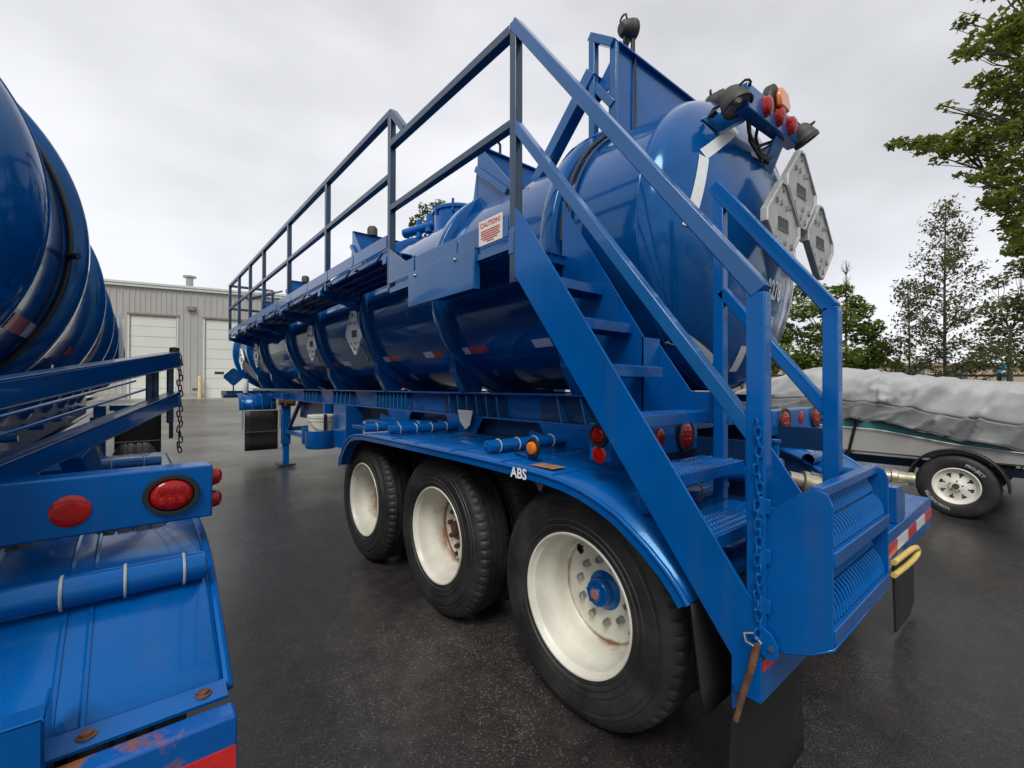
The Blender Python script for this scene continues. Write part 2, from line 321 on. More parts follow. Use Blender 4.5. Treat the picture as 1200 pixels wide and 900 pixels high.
def disc_mb():
    prof = [(.312,-.004),(.309,-.009),(.302,-.008),(.297,.000),(.293,.014),(.285,.022),(.282,.06),(.276,.10),(.262,.125),(.260,.155),(.257,.185),(.254,.202),(.250,.210)]
    prof += [(r, .215) for r in (.246,.241,.236,.231,.226,.221,.216,.211,.206,.201,.196)] + [(.175,.214),(.150,.212),(.085,.212),(.085,.24)]
    n = 140; cs = [(.221*math.cos(a), .221*math.sin(a)) for a in (math.radians(44), math.radians(224))]
    def skip(i, k):
        if not 12 <= i <= 22: return False
        r = (prof[i][0]+prof[i+1][0])/2; a = 2*PI*(k+.5)/n; y, z = r*math.cos(a), r*math.sin(a)
        return any(math.hypot(y-c[0], z-c[1]) < .024 for c in cs)
    b = MB(); b.lathe(prof, (0,0,0), 'x', n, skip=skip)
    back = [(.300,.02),(.290,.06),(.284,.10),(.270,.13),(.268,.22),(.262,.27),(.30,.27)]
    b.lathe(back, (0,0,0), 'x', 48); return b
DISC = disc_mb()
DISCW = DISC.mesh('rim', RIMW, ang=32); DISCR = DISC.mesh('rim', RIMR, ang=32)
b = MB(); b.lathe([(.0,-.0),(.014,0),(.0165,.003),(.0165,.026),(.020,.030),(.020,.034)], (0,0,0), 'x', 6); NUT = b.mesh('lug_nut', STEEL); NUTR = b.mesh('lug_nut', RUST)
def hub_mb():
    b = MB(); b.lathe([(0,-.062),(.030,-.062),(.034,-.058),(.034,-.05),(.058,-.048),(.062,-.044),(.064,.0),(.070,.004),(.092,.012),(.096,.02),(.096,.10)], (0,0,0), 'x', 28)
    for k in range(6):
        a = k*PI/3+.2; y, z = .050*math.cos(a), .050*math.sin(a); b.lathe([(0,-.056),(.008,-.056),(.009,-.046)], (0,y,z), 'x', 6)
    return b
HUBM = hub_mb(); HUBB = HUBM.mesh('hub', BLUE); HUBR = HUBM.mesh('hub', RUST)
b = MB(); b.lathe([(0,-.067),(.022,-.066),(.026,-.061)], (0,0,0), 'x', 16); CAPM = b.mesh('hub_cap', mat('pink_hub_cap', (.35, .12, .10), .5, var=.2, vscale=30))
INNER = MB(); INNER.lathe([(.312,0),(.300,.0),(.288,.03),(.284,.2),(.300,.27)], (0,0,0), 'x', 40); INNER.lathe([(.284,.10),(.12,.06),(.12,.0)], (0,0,0), 'x', 40); INNERM = INNER.mesh('inner_rim', WHITE)
def link(me, name, parent, loc=(0,0,0), rot=None):
    o = bpy.data.objects.new(name, me); COL.objects.link(o); o.parent = parent; o.location = loc
    if rot: o.rotation_euler = rot
    return o
def wheel(root, side, y, disc, hub, nut, cap=True, spin=0):
    xo = side*1.22; fl = (0, 0, 0) if side < 0 else (0, 0, PI)
    wo = link(disc, 'wheel', root, (xo, y, TR), (spin, 0, fl[2]))
    link(TYRE, 'tyre', wo, (-.02, 0, 0)); h = link(hub, 'hub', wo, (.20, 0, 0))
    if cap: link(CAPM, 'hub_cap', wo, (.20, 0, 0))
    for k in range(10):
        a = k*2*PI/10+.15; link(nut, 'lug_nut', wo, (.182, .143*math.cos(a), .143*math.sin(a)))
    wi = link(INNERM, 'inner_wheel', root, (side*.90, y, TR), fl); link(TYRE, 'tyre', wi, (-.02, 0, 0))
FP = [(2.735,.79),(2.70,.87),(2.635,.95),(2.56,1.015),(2.47,1.062),(2.36,1.09),(2.2,1.105),(1.9,1.109),(1.3,1.112),(.7,1.113),(.3,1.108),(.1,1.102),(-.04,1.090),(-.14,1.072),(-.23,1.045),(-.32,1.01),(-.39,.968),(-.46,.922),(-.53,.865),(-.58,.815),(-.61,.775)]
def fender(root, side, zo=0, pts=FP):
    x0, x1 = side*1.335, side*.62; b = MB(); n = len(pts); vs = []
    for y, z in pts:
        vs += [(x0, y, z+zo), (x1, y, z+zo)]
    b.add(vs, [(2*i, 2*i+1, 2*i+3, 2*i+2) for i in range(n-1)])
    f = b.build('fender', BLUE, root, solid=.006, ang=50)
    # rolled outer lip
    b = MB(); b.tube([(x0, y, z+zo-.004) for y, z in pts], .011, 8)
    vs = []
    for i, (y, z) in enumerate(pts):
        a = pts[max(i-1, 0)]; c = pts[min(i+1, n-1)]; d = Vector((c[0]-a[0], c[1]-a[1])).normalized(); nn = Vector((d.y, -d.x))
        if nn.y > 0 and -.5 < y < 2.5: nn = -nn
        nn = Vector((d.y, -d.x)); nn = nn if nn.dot(Vector((1.0-y, .2-z))) > 0 else -nn
        vs += [(x0+side*.004, y, z+zo), (x0+side*.004, y+nn.x*.042, z+zo+nn.y*.042)]
    b.add(vs, [(2*i, 2*i+1, 2*i+3, 2*i+2) for i in range(n-1)])
    b.build('fender_lip', BLUE, f, ang=50)
    # pressed ribs across the sheet
    for yy in (.05, .42, .9, 1.35, 1.7, 2.2):
        i = max(k for k in range(n) if pts[k][0] >= yy); a, c = pts[i], pts[min(i+1, n-1)]; tt = (a[0]-yy)/max(1e-6, a[0]-c[0]); z = a[1]+(c[1]-a[1])*tt+zo
        MB().tube([(side*1.31, yy, z-.003), (side*.64, yy, z-.003)], .009, 8).build('pressed_rib', BLUE, f)
    return f
CLAMP = None
def mount_tube(root, side, y, z, r=.036, x_in=.58, x_out=1.225, clamps=(.08,.22,.36,.50), sup=True):
    b = MB(); b.lathe([(0, 0), (r-.008, 0), (r-.002, .004), (r, .012), (r, x_out-x_in)], (side*x_out, y, z), 'x', 20) if side < 0 else b.lathe([(0, 0), (r-.008, 0), (r-.002, -.004), (r, -.012), (r, -(x_out-x_in))], (side*x_out, y, z), 'x', 20)
    o = b.build('fender_mount', BLUE, root)
    for c in clamps:
        x = side*(x_out-c); MB().tube([(x, y+(r+.002)*math.cos(a), z+(r+.002)*math.sin(a)) for a in [2*PI*i/20 for i in range(20)]], .0038, 6, closed=True).build('clamp', TIE, o)
    return o
def lens_mb(r, h=.018, n=24):
    b = MB(); b.lathe([(0, -h), (r*.5, -h), (r*.85, -h*.75), (r, -h*.3), (r, 0)], (0,0,0), 'y', n); return b
def round_lens(root, c, r, mt, d='-y', ring=None, name='marker_light', h=.018):
    me = lens_mb(r, h).mesh(name, mt)
    rz = {'-y': 0, '-x': -PI/2, '+x': PI/2, '+y': PI}[d]
    o = link(me, name, root, c, (0, 0, rz))
    if ring: link(ringmesh(r, ring), 'grommet', o, (0,0,0))
    return o
def ringmesh(r, mt):
    b = MB(); b.lathe([(r, -.002), (r+.001, -.012), (r+.012, -.012), (r+.016, -.002), (r+.016, 0)], (0,0,0), 'y', 24); return b.mesh('grommet', mt)
def oval_lens(root, c, rx, rz, mt, name='tail_light', ring=True):
    b = MB(); n = 28
    prof = [(0,-.020),(.5,-.020),(.8,-.017),(.95,-.010),(1,0)]
    b.lathe([(q, d) for q, d in prof], (0,0,0), 'y', n); b.v = [(v[0]*rx, v[1], v[2]*rz) for v in b.v]
    o = b.build(name, mt, root); o.location = c
    if ring:
        b = MB(); b.lathe([(1,-.002),(1.02,-.014),(1.22,-.014),(1.27,0)], (0,0,0), 'y', n); b.v = [(v[0]*rx, v[1], v[2]*rz) for v in b.v]
        b.build('grommet', BLACK, o)
    b = MB()
    for i in (-1, 0, 1):
        for j in (-1, 1):
            b.lathe([(0,-.023),(.010,-.022),(.013,-.016)], (i*rx*.42, 0, j*rz*.33), 'y', 10)
    b.build('led', RED, o); return o
def diamond(root, c, R, h, mt, name='placard_frame', rows=True, th=.02):
    """flip placard frame: bevelled diamond plate with lip, slots, clips; R = 3x3 axes (u, v, n)"""
    u, v, nn = R; c = Vector(c)
    def P(a, b_, d=0): return c+u*a+v*b_+nn*d
    k = h*.12
    def ring(s, d): 
        q = h*s; e = k*s
        return [P(e, q-e, d), P(q-e, e, d), P(q-e, -e, d), P(e, -q+e, d), P(-e, -q+e, d), P(-q+e, -e, d), P(-q+e, e, d), P(-e, q-e, d)]
    b = MB(); rings = [ring(1, -th), ring(1, .008), ring(.985, .014), ring(.93, .014), ring(.91, .004)]
    vs = [p for r_ in rings for p in r_]
    fs = [(i*8+j, i*8+(j+1) % 8, (i+1)*8+(j+1) % 8, (i+1)*8+j) for i in range(len(rings)-1) for j in range(8)]
    fs += [tuple(range(8))[::-1], tuple(len(vs)-8+j for j in range(8))]
    b.add(vs, fs); o = b.build(name, mt, root, smooth=False)
    # recessed number panel
    b = MB(); a, e = h*.27, h*.115
    b.add([P(-a, -e, .0055), P(a, -e, .0055), P(a, e, .0055), P(-a, e, .0055)], [(0,1,2,3)]); b.build('number_slot', mat_slot, o)
    b = MB()
    for i in range(7):
        x = -a+2*a*(i+.5)/7; b.poly([P(x-a*.07, -e, .006), P(x+a*.07, -e, .006), P(x+a*.07, -e*1.45, .006), P(x-a*.07, -e*1.45, .006)], nn*.004)
    for i in (-1, 0, 1):
        b.poly([P(i*a*.6-a*.1, e*1.02, .006), P(i*a*.6+a*.1, e*1.02, .006), P(i*a*.6+a*.1, e*.75, .006), P(i*a*.6-a*.1, e*.75, .006)], nn*.003)
    b.build('slot_tab', mat_dk, o)
    for (x, y) in ((0,.72),(-.34,.42),(.34,.42),(-.12,.42),(.15,.36),(-.45,-.38),(.42,-.40),(.05,-.40),(-.1,-.62),(.16,-.68)):
        b = MB(); q = h*.028
        b.poly([P(x*h-q, y*h-q*1.8, .004), P(x*h+q, y*h-q*1.8, .004), P(x*h+q, y*h+q*1.8, .004), P(x*h-q*.2, y*h+q*1.8, .004)], nn*.008)
        b.poly([P(x*h+q, y*h-q*1.8, .004), P(x*h+q*2.6, y*h-q*1.2, .004), P(x*h+q, y*h-q*.4, .004)], nn*.006)
        b.build('clip', mat_dk, o, smooth=False)
    return o
mat_slot = mat('slot_recess', (.055, .055, .055), .6, var=.2, vscale=30); mat_dk = mat('clip_metal', (.17, .17, .17), .45, metal=.5, var=.2, vscale=30)
ALUW = mat('white_placard', (.74, .76, .74), .4, coat=.2, var=.1, vscale=12)
def work_lamp(root, c, d, r=.062, name='work_lamp', up=(0,0,1)):
    """cup shaped lamp whose lens looks along d"""
    d = Vector(d).normalized(); q = d.to_track_quat('-Y', 'Z')
    b = MB(); b.lathe([(0,.085),(r*.55,.083),(r*.80,.065),(r*.95,.03),(r*1.0,.01),(r*1.06,.005),(r*1.06,-.02),(r*.98,-.022),(r*.94,-.012)], (0,0,0), 'y', 28)
    o = b.build(name, LAMPG, root); o.location = c; o.rotation_mode = 'QUATERNION'; o.rotation_quaternion = q
    b = MB(); b.lathe([(r*.95,-.012),(r*.5,-.014),(0,-.015)], (0,0,0), 'y', 24); b.build('lens', mat_lens, o)
    b = MB(); b.tube([(-.03, .05, r*.75), (-.03, .05, r*1.15), (-.012, .05, r*1.32), (.012, .05, r*1.32), (.03, .05, r*1.15), (.03, .05, r*.75)], .006, 8); b.build('handle', BLACK, o)
    b = MB(); b.tube([(0, .06, -r*.7), (0, .07, -r*1.3), (0, .05, -r*1.9)], .009, 8); b.beam((0,.05,-r*1.2), (0,.05,-r*1.7), .035, .012, (0,1,0)); b.build('lamp_bracket', BLACK, o); return o
mat_lens = mat('lamp_glass', (.10, .10, .105), .12, coat=1, var=.2, vscale=60)
def chain_link_mesh():
    pts = []; a, h = .0078, .0085
    for i in range(8): t_ = PI*i/7; pts.append((a*math.cos(t_), 0, h+a*math.sin(t_)))
    for i in range(8): t_ = PI+PI*i/7; pts.append((a*math.cos(t_), 0, -h+a*math.sin(t_)))
    b = MB(); b.tube(pts, .0033, 6, closed=True); return b
def chain(root, top, n, mt, pitch=.026, sway=.004):
    me = chain_link_mesh().mesh('chain_link', mt)
    for i in range(n):
        link(me, 'chain_link', root, (top[0]+sway*math.sin(i*2.1), top[1]+sway*math.cos(i*1.3), top[2]-i*pitch), (random.uniform(-.15,.15), random.uniform(-.15,.15), (PI/2 if i % 2 else 0)+random.uniform(-.3,.3)+.6))
def tank_rib(root, y, zc, R=.85, h=.078, wd=.11, mt=None):
    b = MB(); b.lathe([(R-.02, -wd/2-.005), (R+h-.012, -wd/2), (R+h, -wd/2+.012), (R+h, wd/2-.012), (R+h-.012, wd/2), (R-.02, wd/2+.005)], (0, y, zc), 'y', 128)
    return b.build('stiffener_rib', mt or BTANK, root, ang=50)
def on_head(x, z, y1, h, R, zc, off=.004):
    q = max(0, 1-(x*x+(z-zc)**2)/R**2); return Vector((x, y1-h*math.sqrt(q)-off, z))
def on_tank(side, y, z, R, zc, off=.003): return Vector((side*(math.sqrt(R*R-(z-zc)**2)+off), y, z))
def tape(root, side, y0, y1, zm, mt, R, zc, hw=.026, name='reflective_tape'):
    b = MB(); b.grid(3, 4, lambda a, c: on_tank(side, y0+(y1-y0)*a, zm-hw+2*hw*c, R, zc)); return b.build(name, mt, root)
def tank_shell(root, y1, yf, R, zc, h):
    b = MB(); hd = [(R*math.cos(t_), y1-h*math.sin(t_)) for t_ in [PI/2*i/14 for i in range(14, -1, -1)]]; hd[0] = (.0001, y1-h)
    b.lathe(hd, (0,0,zc), 'y', 128); o0 = b.build('rear_head', BTANK, root, ang=60)
    b = MB(); b.lathe([(R, y1), (R, y1+.02), (R, yf)], (0,0,zc), 'y', 128); b.build('tank', BTANK, root, ang=60)
    b = MB(); b.lathe([(R, yf)]+[(R*math.cos(t_), yf+.35*math.sin(t_)) for t_ in [PI/2*i/10 for i in range(1, 10)]]+[(.0001, yf+.35)], (0,0,zc), 'y', 96); b.build('front_head', BTANK, root, ang=60)
    b = MB(); b.tube([((R+.001)*math.cos(a), y1, zc+(R+.001)*math.sin(a)) for a in [2*PI*i/96 for i in range(96)]], .004, 6, closed=True); b.build('weld_seam', BTANK, root)
# ------------------------------------------------------------------ the near tank trailer
T = thing('tank_trailer', 'blue triple-axle tank trailer with rear stairs, open handrails and white wheels', 'trailer', (0,0,0), 0, 'blue tank trailers')
ZC, TRD, Y1, HH = 2.32, .85, -.07, .30
tank_shell(T, Y1, 11.6, TRD, ZC, HH)
for y in (.50, 1.80, 3.36, 4.96, 6.42, 8.4, 9.7, 11.5): tank_rib(T, y, ZC)
b = MB(); b.tube([(.885*math.cos(a), .405, ZC+.885*math.sin(a)) for a in [PI*i/40 for i in range(41)]], .014, 8); b.build('cable', BLACK, T)
b = MB(); b.tube([(.865*math.cos(a), .375, ZC+.865*math.sin(a)) for a in [PI*i/40 for i in range(41)]], .008, 8); b.build('cable', BDARK, T)
# side tapes
for y0, y1_, mt in ((.716,.89,TWHITE),(1.66,1.80,TWHITE),(1.41,1.66,TRED),(2.24,2.40,TWHITE),(2.08,2.24,TRED),(3.16,3.37,TWHITE),(2.88,3.16,TRED),(4.29,4.56,TWHITE),(5.0,5.25,TWHITE),(4.75,5.0,TRED),(6.1,6.35,TWHITE),(5.85,6.1,TRED)):
    tape(T, -1, y0, y1_, 1.785, mt, TRD, ZC)
# head graphics
def hp(x, z, off=.004): return on_head(x, z, Y1, HH, TRD, ZC, off)
def head_tape(a, c, w_):
    a, c = Vector(a), Vector(c); d = (c-a).normalized(); pn = Vector((-d.y, d.x)); b = MB()
    b.grid(10, 4, lambda s, q: hp(*(a+(c-a)*s+pn*w_*(q-.5)), .004)); return b.build('reflective_tape', TWHITE, T)
oct_ = [(-.245, 2.895), (-.565, 2.655), (-.72, 2.36)]
for s in (1, -1):
    head_tape((oct_[0][0]*s, oct_[0][1]), (oct_[1][0]*s, oct_[1][1]), .055)
    head_tape((oct_[1][0]*s, oct_[1][1]-.012), (oct_[2][0]*s*.96, oct_[2][1]-.09), .055)
    head_tape((.60*s, 1.75), (.34*s, 1.62), .055)
head_tape((-.16, 2.77), (.10, 2.80), .035)
text_on('3278', .135, lambda u, v: hp(.062+u*.72, 2.04+v*1.1), 'CENTER').build('number_lettering', PRINT, T, smooth=False)
for (x0, x1, z0, z1) in ((-.10,.12,1.80,1.90),(.02,.22,1.66,1.79),(-.18,-.11,1.58,1.72)):
    MB().grid(6, 6, lambda a, c: hp(x0+(x1-x0)*a, z0+(z1-z0)*c)).build('sticker', PAPER, T)
b = MB()
for r_ in range(5): b.grid(5, 2, lambda a, c: hp(-.08+.17*a*(1-.1*(r_ % 2)), 1.815+.017*r_+.006*c, .006))
b.build('sticker_print', BLACK, T)
# ---- top light bar on the head
b = MB(); YB = -.40
b.beam((-.46, YB, 2.915), (.22, YB, 2.955), .07, .125, (0,0,1))
lb = b.build('light_bar', BLUE, T, bevel=.006)
for x in (-.265, -.105, .06):
    b = MB(); b.lathe([(0,-.026),(.5,-.025),(.85,-.018),(1,0)], (0,0,0), 'y', 18); b.v = [(v[0]*.040, v[1]*1.4, v[2]*.055) for v in b.v]
    o = b.build('marker_light', RED, lb); o.location = (x, YB-.036, 2.944+(x)*.06)
b = MB(); b.poly([(-0.185, YB+.02, 2.940), (0.005, YB+.02, 2.945), (0.025, YB+.02, 3.005), (-0.025, YB+.02, 3.095), (-0.145, YB+.02, 3.110), (-0.195, YB+.02, 3.035)], (0,-.06,0)); tl = b.build('turn_lamp', BLACK, T, bevel=.016)
b = MB(); b.poly([(-0.145, YB-.04, 2.970), (-0.030, YB-.04, 2.975), (-0.010, YB-.04, 3.005), (-0.045, YB-.04, 3.070), (-0.130, YB-.04, 3.080), (-0.160, YB-.04, 3.030)], (0,-.03,0)); b.build('amber_lens', ORANGE, tl, bevel=.012)
# brackets from head to bar
MB().poly([(-.38,-.20,2.96), (-.50,-.22,2.88), (-.42,-.28,2.80), (-.33,-.36,2.86), (-.30,-.38,2.95)], (.008,.004,.004)).build('lamp_mount', BRAIL, T)
b = MB(); b.beam((.02,-.22,2.80), (.10,-.40,2.90), .14, .012, (0,0,1)); b.beam((.02,-.33,2.72), (.02,-.40,2.88), .12, .012, (0,1,0)); b.build('lamp_mount', BLUE, T, bevel=.003)
for k, pts in enumerate((((-.35,-.38,2.93),(-.28,-.36,2.83),(-.15,-.34,2.80),(-.02,-.37,2.86),(.05,-.39,2.90)), ((-.32,-.38,2.90),(-.22,-.34,2.81),(-.10,-.35,2.75),(.0,-.36,2.78)), ((-.20,-.38,2.92),(-.17,-.35,2.84),(-.09,-.34,2.78),(-.03,-.36,2.74)), ((.14,-.40,2.99),(.20,-.42,3.03),(.27,-.43,3.02),(.30,-.44,2.97)))):
    MB().tube(pts, .009, 8).build('cable', BLACK, T)
work_lamp(T, at(863, 122, (Vector((-.46,-.40,2.98))-CAMP).dot(FW)), (.02, -.42, -.90), .070)
work_lamp(T, at(944, 163, (Vector((.20,-.43,2.90))-CAMP).dot(FW)), (.42, -.38, -.82), .064)
work_lamp(T, at(845, 118, (Vector((-.30,.0,3.1))-CAMP).dot(FW)), (.45, -.9, .1), .055)
# placards on the head
def face(n, tilt=0):
    n = Vector(n).normalized(); u = Vector((0,0,1)).cross(n).normalized() ; v = n.cross(u)
    if tilt: 
        u2 = u*math.cos(tilt)+v*math.sin(tilt); v = -u*math.sin(tilt)+v*math.cos(tilt); u = u2
    return (u, v, n)
F0 = face((0,-1,0), 0)
for (x, z) in ((.028, 2.555), (-.225, 2.318), (.325, 2.335)): diamond(T, (x, -.5, z), F0, .242, ALU)
b = MB(); b.beam((.03,-.475,2.30), (.03,-.475,2.62), .05, .012, (0,1,0)); b.beam((-.2,-.475,2.33), (.33,-.475,2.33), .012, .05, (0,0,1)); b.beam((.03,-.34,2.4), (.03,-.48,2.4), .04, .04); b.build('placard_mount', STEEL, T)
# ---- rollover dams on top
def dam(y, xl, xr, ztop, ywidth, name='spill_dam', tri=False, sgn=1):
    def zt(x): return ZC+math.sqrt(max(.01, (TRD-.01)**2-x*x))
    b = MB(); n = 16; xs_ = [xl+(xr-xl)*i/n for i in range(n+1)]
    b.poly([(x, y, zt(x)-.01) for x in xs_]+[(xr, y, ztop), (xl, y, ztop)], (0,.010,0))
    b.box(xl, xr, y-.03, y+.02, ztop-.006, ztop+.006)
    d = b.build(name, BLUE, T, bevel=.002, smooth=False)
    if tri:
        b = MB(); b.poly([(xl, y-.02, ztop), (xl, y-.50, zt(xl)+.03), (xl, y-.52, zt(xl)-.02), (xl, y-.10, zt(xl)-.03), (xl, y+.10, zt(xl)-.03)], (.010,0,0)); b.build('end_plate', BRAIL, d, smooth=False)
        b = MB(); b.beam((xl-.02, y-.0, ztop-.2), (xl-.02, y-.42, zt(xl)+.02), .05, .03, (1,0,0)); b.build('brace', BRAIL, d, bevel=.003)
    return d
d1 = dam(.34, -.48, .48, 3.60, .2)
b = MB(); b.beam((-.50,.50,3.0), (-.50,.50,3.72), .047, .047, (0,1,0)); b.beam((-.50,.52,3.735), (-.50,.335,3.59), .05, .05, (1,0,0)); b.beam((-.49,.50,3.42), (-.49,.345,3.22), .05, .05, (1,0,0)); b.beam((-.49,.345,2.98), (-.49,.345,3.60), .03, .05, (0,1,0)); b.build('dam_frame', BRAIL, d1, bevel=.004)
b = MB(); b.beam((-.49,.50,3.50), (-.49,1.03,2.98), .085, .09, (1,0,0)); b.build('brace', BRAIL, d1, bevel=.005)
b = MB(); b.poly([(-.475,.345,3.57), (-.475,.50,3.40), (-.475,.50,3.30), (-.475,.40,3.36), (-.475,.40,3.0), (-.475,.345,3.0)], (.01,0,0)); b.build('end_plate', BLUE, d1, smooth=False)
b = MB(); b.tube([(-.30,.33,3.60), (-.30,.325,3.40), (-.305,.325,3.10), (-.31,.30,3.05)], .008, 8); b.build('cable', BLACK, d1)
work_lamp(T, (-.30, .36, 3.79), (.93, -.25, .18), .060)
MB().cyl((-.30,.345,3.58), (-.30,.345,3.72), .014, 10).build('lamp_post', BLACK, T)
dam(1.80, -.48, .48, 3.56, .2, tri=True)
dam(4.75, -.48, .48, 3.60, .2, tri=True); dam(8.2, -.48, .48, 3.56, .2, tri=True); dam(10.6, -.48, .48, 3.5, .2)
b = MB(); b.tube([(-.36,1.80,3.56),(-.36,1.80,3.66),(-.30,1.80,3.70),(-.24,1.80,3.66),(-.24,1.80,3.56)], .012, 8); b.build('lifting_ring', BLACK, T)
for (y, x, z) in ((4.75,-.2,3.6),(8.2,-.15,3.56),(6.2,-.45,3.05),(7.2,-.5,3.0)):
    b = MB(); b.lathe([(.07,0),(.07,.10),(.05,.13),(.0001,.14)], (x, y, z), 'z', 16); b.build('vent_cap', LAMPG, T)
b = MB(); b.lathe([(.0001,3.44),(.26,3.43),(.29,3.41),(.29,3.38),(.27,3.37),(.27,3.08)], (0, 2.85, 0), 'z', 40); mh = b.build('manhole', BLUE, T)
for k in range(8):
    a = k*PI/4; MB().cyl((.285*math.cos(a), 2.85+.285*math.sin(a), 3.33), (.285*math.cos(a), 2.85+.285*math.sin(a), 3.46), .014, 8).build('dog_bolt', BLUE, mh)
b = MB(); b.cyl((-.30,3.55,3.30), (-.10,3.05,3.34), .055, 16); b.cyl((-.17,3.2,3.25), (-.15,3.2,3.46), .05, 12); b.cyl((-.22,3.34,3.22), (-.22,3.34,3.42), .035, 12); b.build('top_valve', BLUE, T)
MB().cyl((-.12,3.06,3.33), (-.07,2.98,3.36), .05, 14).build('valve_handle', mat('red_valve', (.30,.04,.03), .5, var=.2, vscale=20), T)
b = MB(); b.cyl((-1.0,9.0,3.26), (-.72,8.3,3.30), .05, 14); b.cyl((-1.15,9.2,3.25), (-.6,8.1,3.31), .018, 10); b.build('top_pipe', STEEL, T)
# ---- walkway
XO = -1.335
def sq(p, q, wd=.05): return MB().beam(p, q, wd, wd, (1,0,0) if abs(Vector(q).z-Vector(p).z) > abs(Vector(q).y-Vector(p).y) else (0,0,1))
XP = XO+.026
def rail(p, q, name='handrail', wd=None, mt=None):
    return sq(p, q, wd or {'handrail': .05, 'handrail_post': .0465, 'mid_rail': .043}[name]).build(name, mt or RAILSHADE, T, bevel=.004)
ZR1, ZM1, ZR2, ZM2 = 3.255, 2.79, 3.485, 3.03
for y in (1.72, 3.16, 4.60, 6.02, 7.05, 8.08, 9.12): rail((XP,y,2.42 if y > 2 else 2.20), (XP,y,ZR2), 'handrail_post')
rail((XP,1.70,ZR2), (XP,9.145,ZR2)); rail((XP,1.745,ZM2), (XP,9.10,ZM2), 'mid_rail')
rail((XP,1.70,ZR2), (XP,1.50,ZR1+.02), wd=.0485)
rail((XP,.307,2.0), (XP,.307,ZR1+.03), 'handrail_post')
rail((XP,.33,ZR1), (XP,1.70,ZR1)); rail((XP,.33,ZM1), (XP,1.70,ZM1), 'mid_rail')
for z in (ZR2, ZM2): MB().beam((XP,9.12,z), (-.55,9.12,z), .045, .045).build('end_rail', RAILSHADE, T, bevel=.004)
rail((-.55,9.12,2.9), (-.55,9.12,ZR2), 'handrail_post')
# front deck
n = 11; L0, L1 = 1.745, 9.12
for i in range(n):
    y0 = L0+(L1-L0)*i/n; y1_ = L0+(L1-L0)*(i+1)/n-.018
    MB().box(XO-.002, XO+.006, y0, y1_, 2.505, 2.60).build('toe_board', BRAIL, T, bevel=.002)
    b = MB(); b.box(XO, XO+.05, y1_-.05, y1_+.02, 2.465, 2.475); b.tube([(XO+.02, y0+.12, 2.50), (XO+.02, y0+.22, 2.455), (XO+.02, y1_-.1, 2.455), (XO+.02, y1_-.02, 2.48)], .010, 8); b.build('toe_bracket', BRAIL, T)
for k in range(4):
    x0 = XO+.02+k*.105
    b = MB(); b.box(x0, x0+.09, 1.76, 9.12, 2.49, 2.498); b.box(x0, x0+.006, 1.76, 9.12, 2.455, 2.49); b.box(x0+.084, x0+.09, 1.76, 9.12, 2.455, 2.49); b.build('grating_plank', BLUE, T, smooth=False)
for y in (1.80, 3.36, 4.96, 6.42, 7.4, 8.4, 9.1):
    b = MB(); b.box(XO+.005, -.80, y-.035, y+.035, 2.40, 2.453); b.poly([(XO+.005, y-.005, 2.40), (-.80, y-.005, 2.40), (-.86, y-.005, 2.22), (-.95, y-.005, 2.30)], (0,.01,0)); b.build('deck_bracket', BLUE, T, bevel=.003)
# rear landing
for i, (y0, y1_) in enumerate(((.335,.78),(.80,1.30),(1.32,1.70))):
    MB().box(XO-.002, XO+.006, y0, y1_, 2.235, 2.345).build('toe_board', BRAIL, T, bevel=.002)
MB().poly([(XO,1.70,2.49), (XO,1.45,2.345), (XO,1.70,2.345)], (.008,0,0)).build('gusset', BRAIL, T, smooth=False)
b = MB()
for j in range(9): b.box(XO+.012, -.86, .33+.001+j*.152, .33+j*.152+.145, 2.205, 2.21)
b.box(XO+.004, XO+.04, .32, 1.70, 2.17, 2.20)
b.build('landing_plate', BRAIL, T, smooth=False)
b = MB()
for j in range(34): b.box(XO+.02, -.88, .34+j*.04, .346+j*.04, 2.16, 2.204)
for k in range(7): b.box(XO+.05+k*.06, XO+.055+k*.06, .33, 1.70, 2.165, 2.203)
b.build('landing_grating', BLUE, T, smooth=False, kind='stuff')
b = MB(); b.box(XO-.012, XO-.002, .62, 1.38, 2.02, 2.25); b.box(XO-.012, XO+.03, .612, .622, 2.02, 2.25); pn = b.build('side_panel', BRAIL, T, bevel=.004)
for (y, z) in ((.80,2.215),(1.28,2.215)): 
    b = MB(); b.lathe([(.0001,-.012),(.008,-.010),(.012,-.004),(.012,0)], (XO-.012, y, z), 'x', 12); b.build('bolt', STEEL, pn)
# caution sign
b = MB(); b.box(XO-.006, XO-.0025, .375, .575, 2.235, 2.365); cs = b.build('caution_sign', SIGNW, T, smooth=False)
def csf(y, z): return lambda u, v: (XO-.0075, y-u, z+v)
text_on('CAUTION!', .036, csf(.475, 2.338)).build('sign_lettering', SIGNR, cs, smooth=False)
b = MB()
for i in range(6):
    z = 2.307-i*.0115; wd = (.08,.082,.075,.082,.06,.03)[i]
    b.box(XO-.0075, XO-.0065, .475-wd, .475+wd, z-.0026, z+.0026)
b.build('sign_small_print', SIGNR, cs, smooth=False)
MB().box(XO+.0, XO+.03, .295, .335, 2.14, 2.27).build('gate_hinge', BRAIL, T, bevel=.004)
# ---- stairs
st = [(.285,2.36),(.225,2.30),(-.795,.885),(-.838,.84),(-.838,.595),(-.752,.583),(-.752,.672),(.262,2.004),(.285,2.03)]
MB().poly([(XO, y, z) for y, z in st], (.010,0,0)).build('stair_stringer', BLUE, T, bevel=.002, smooth=False)
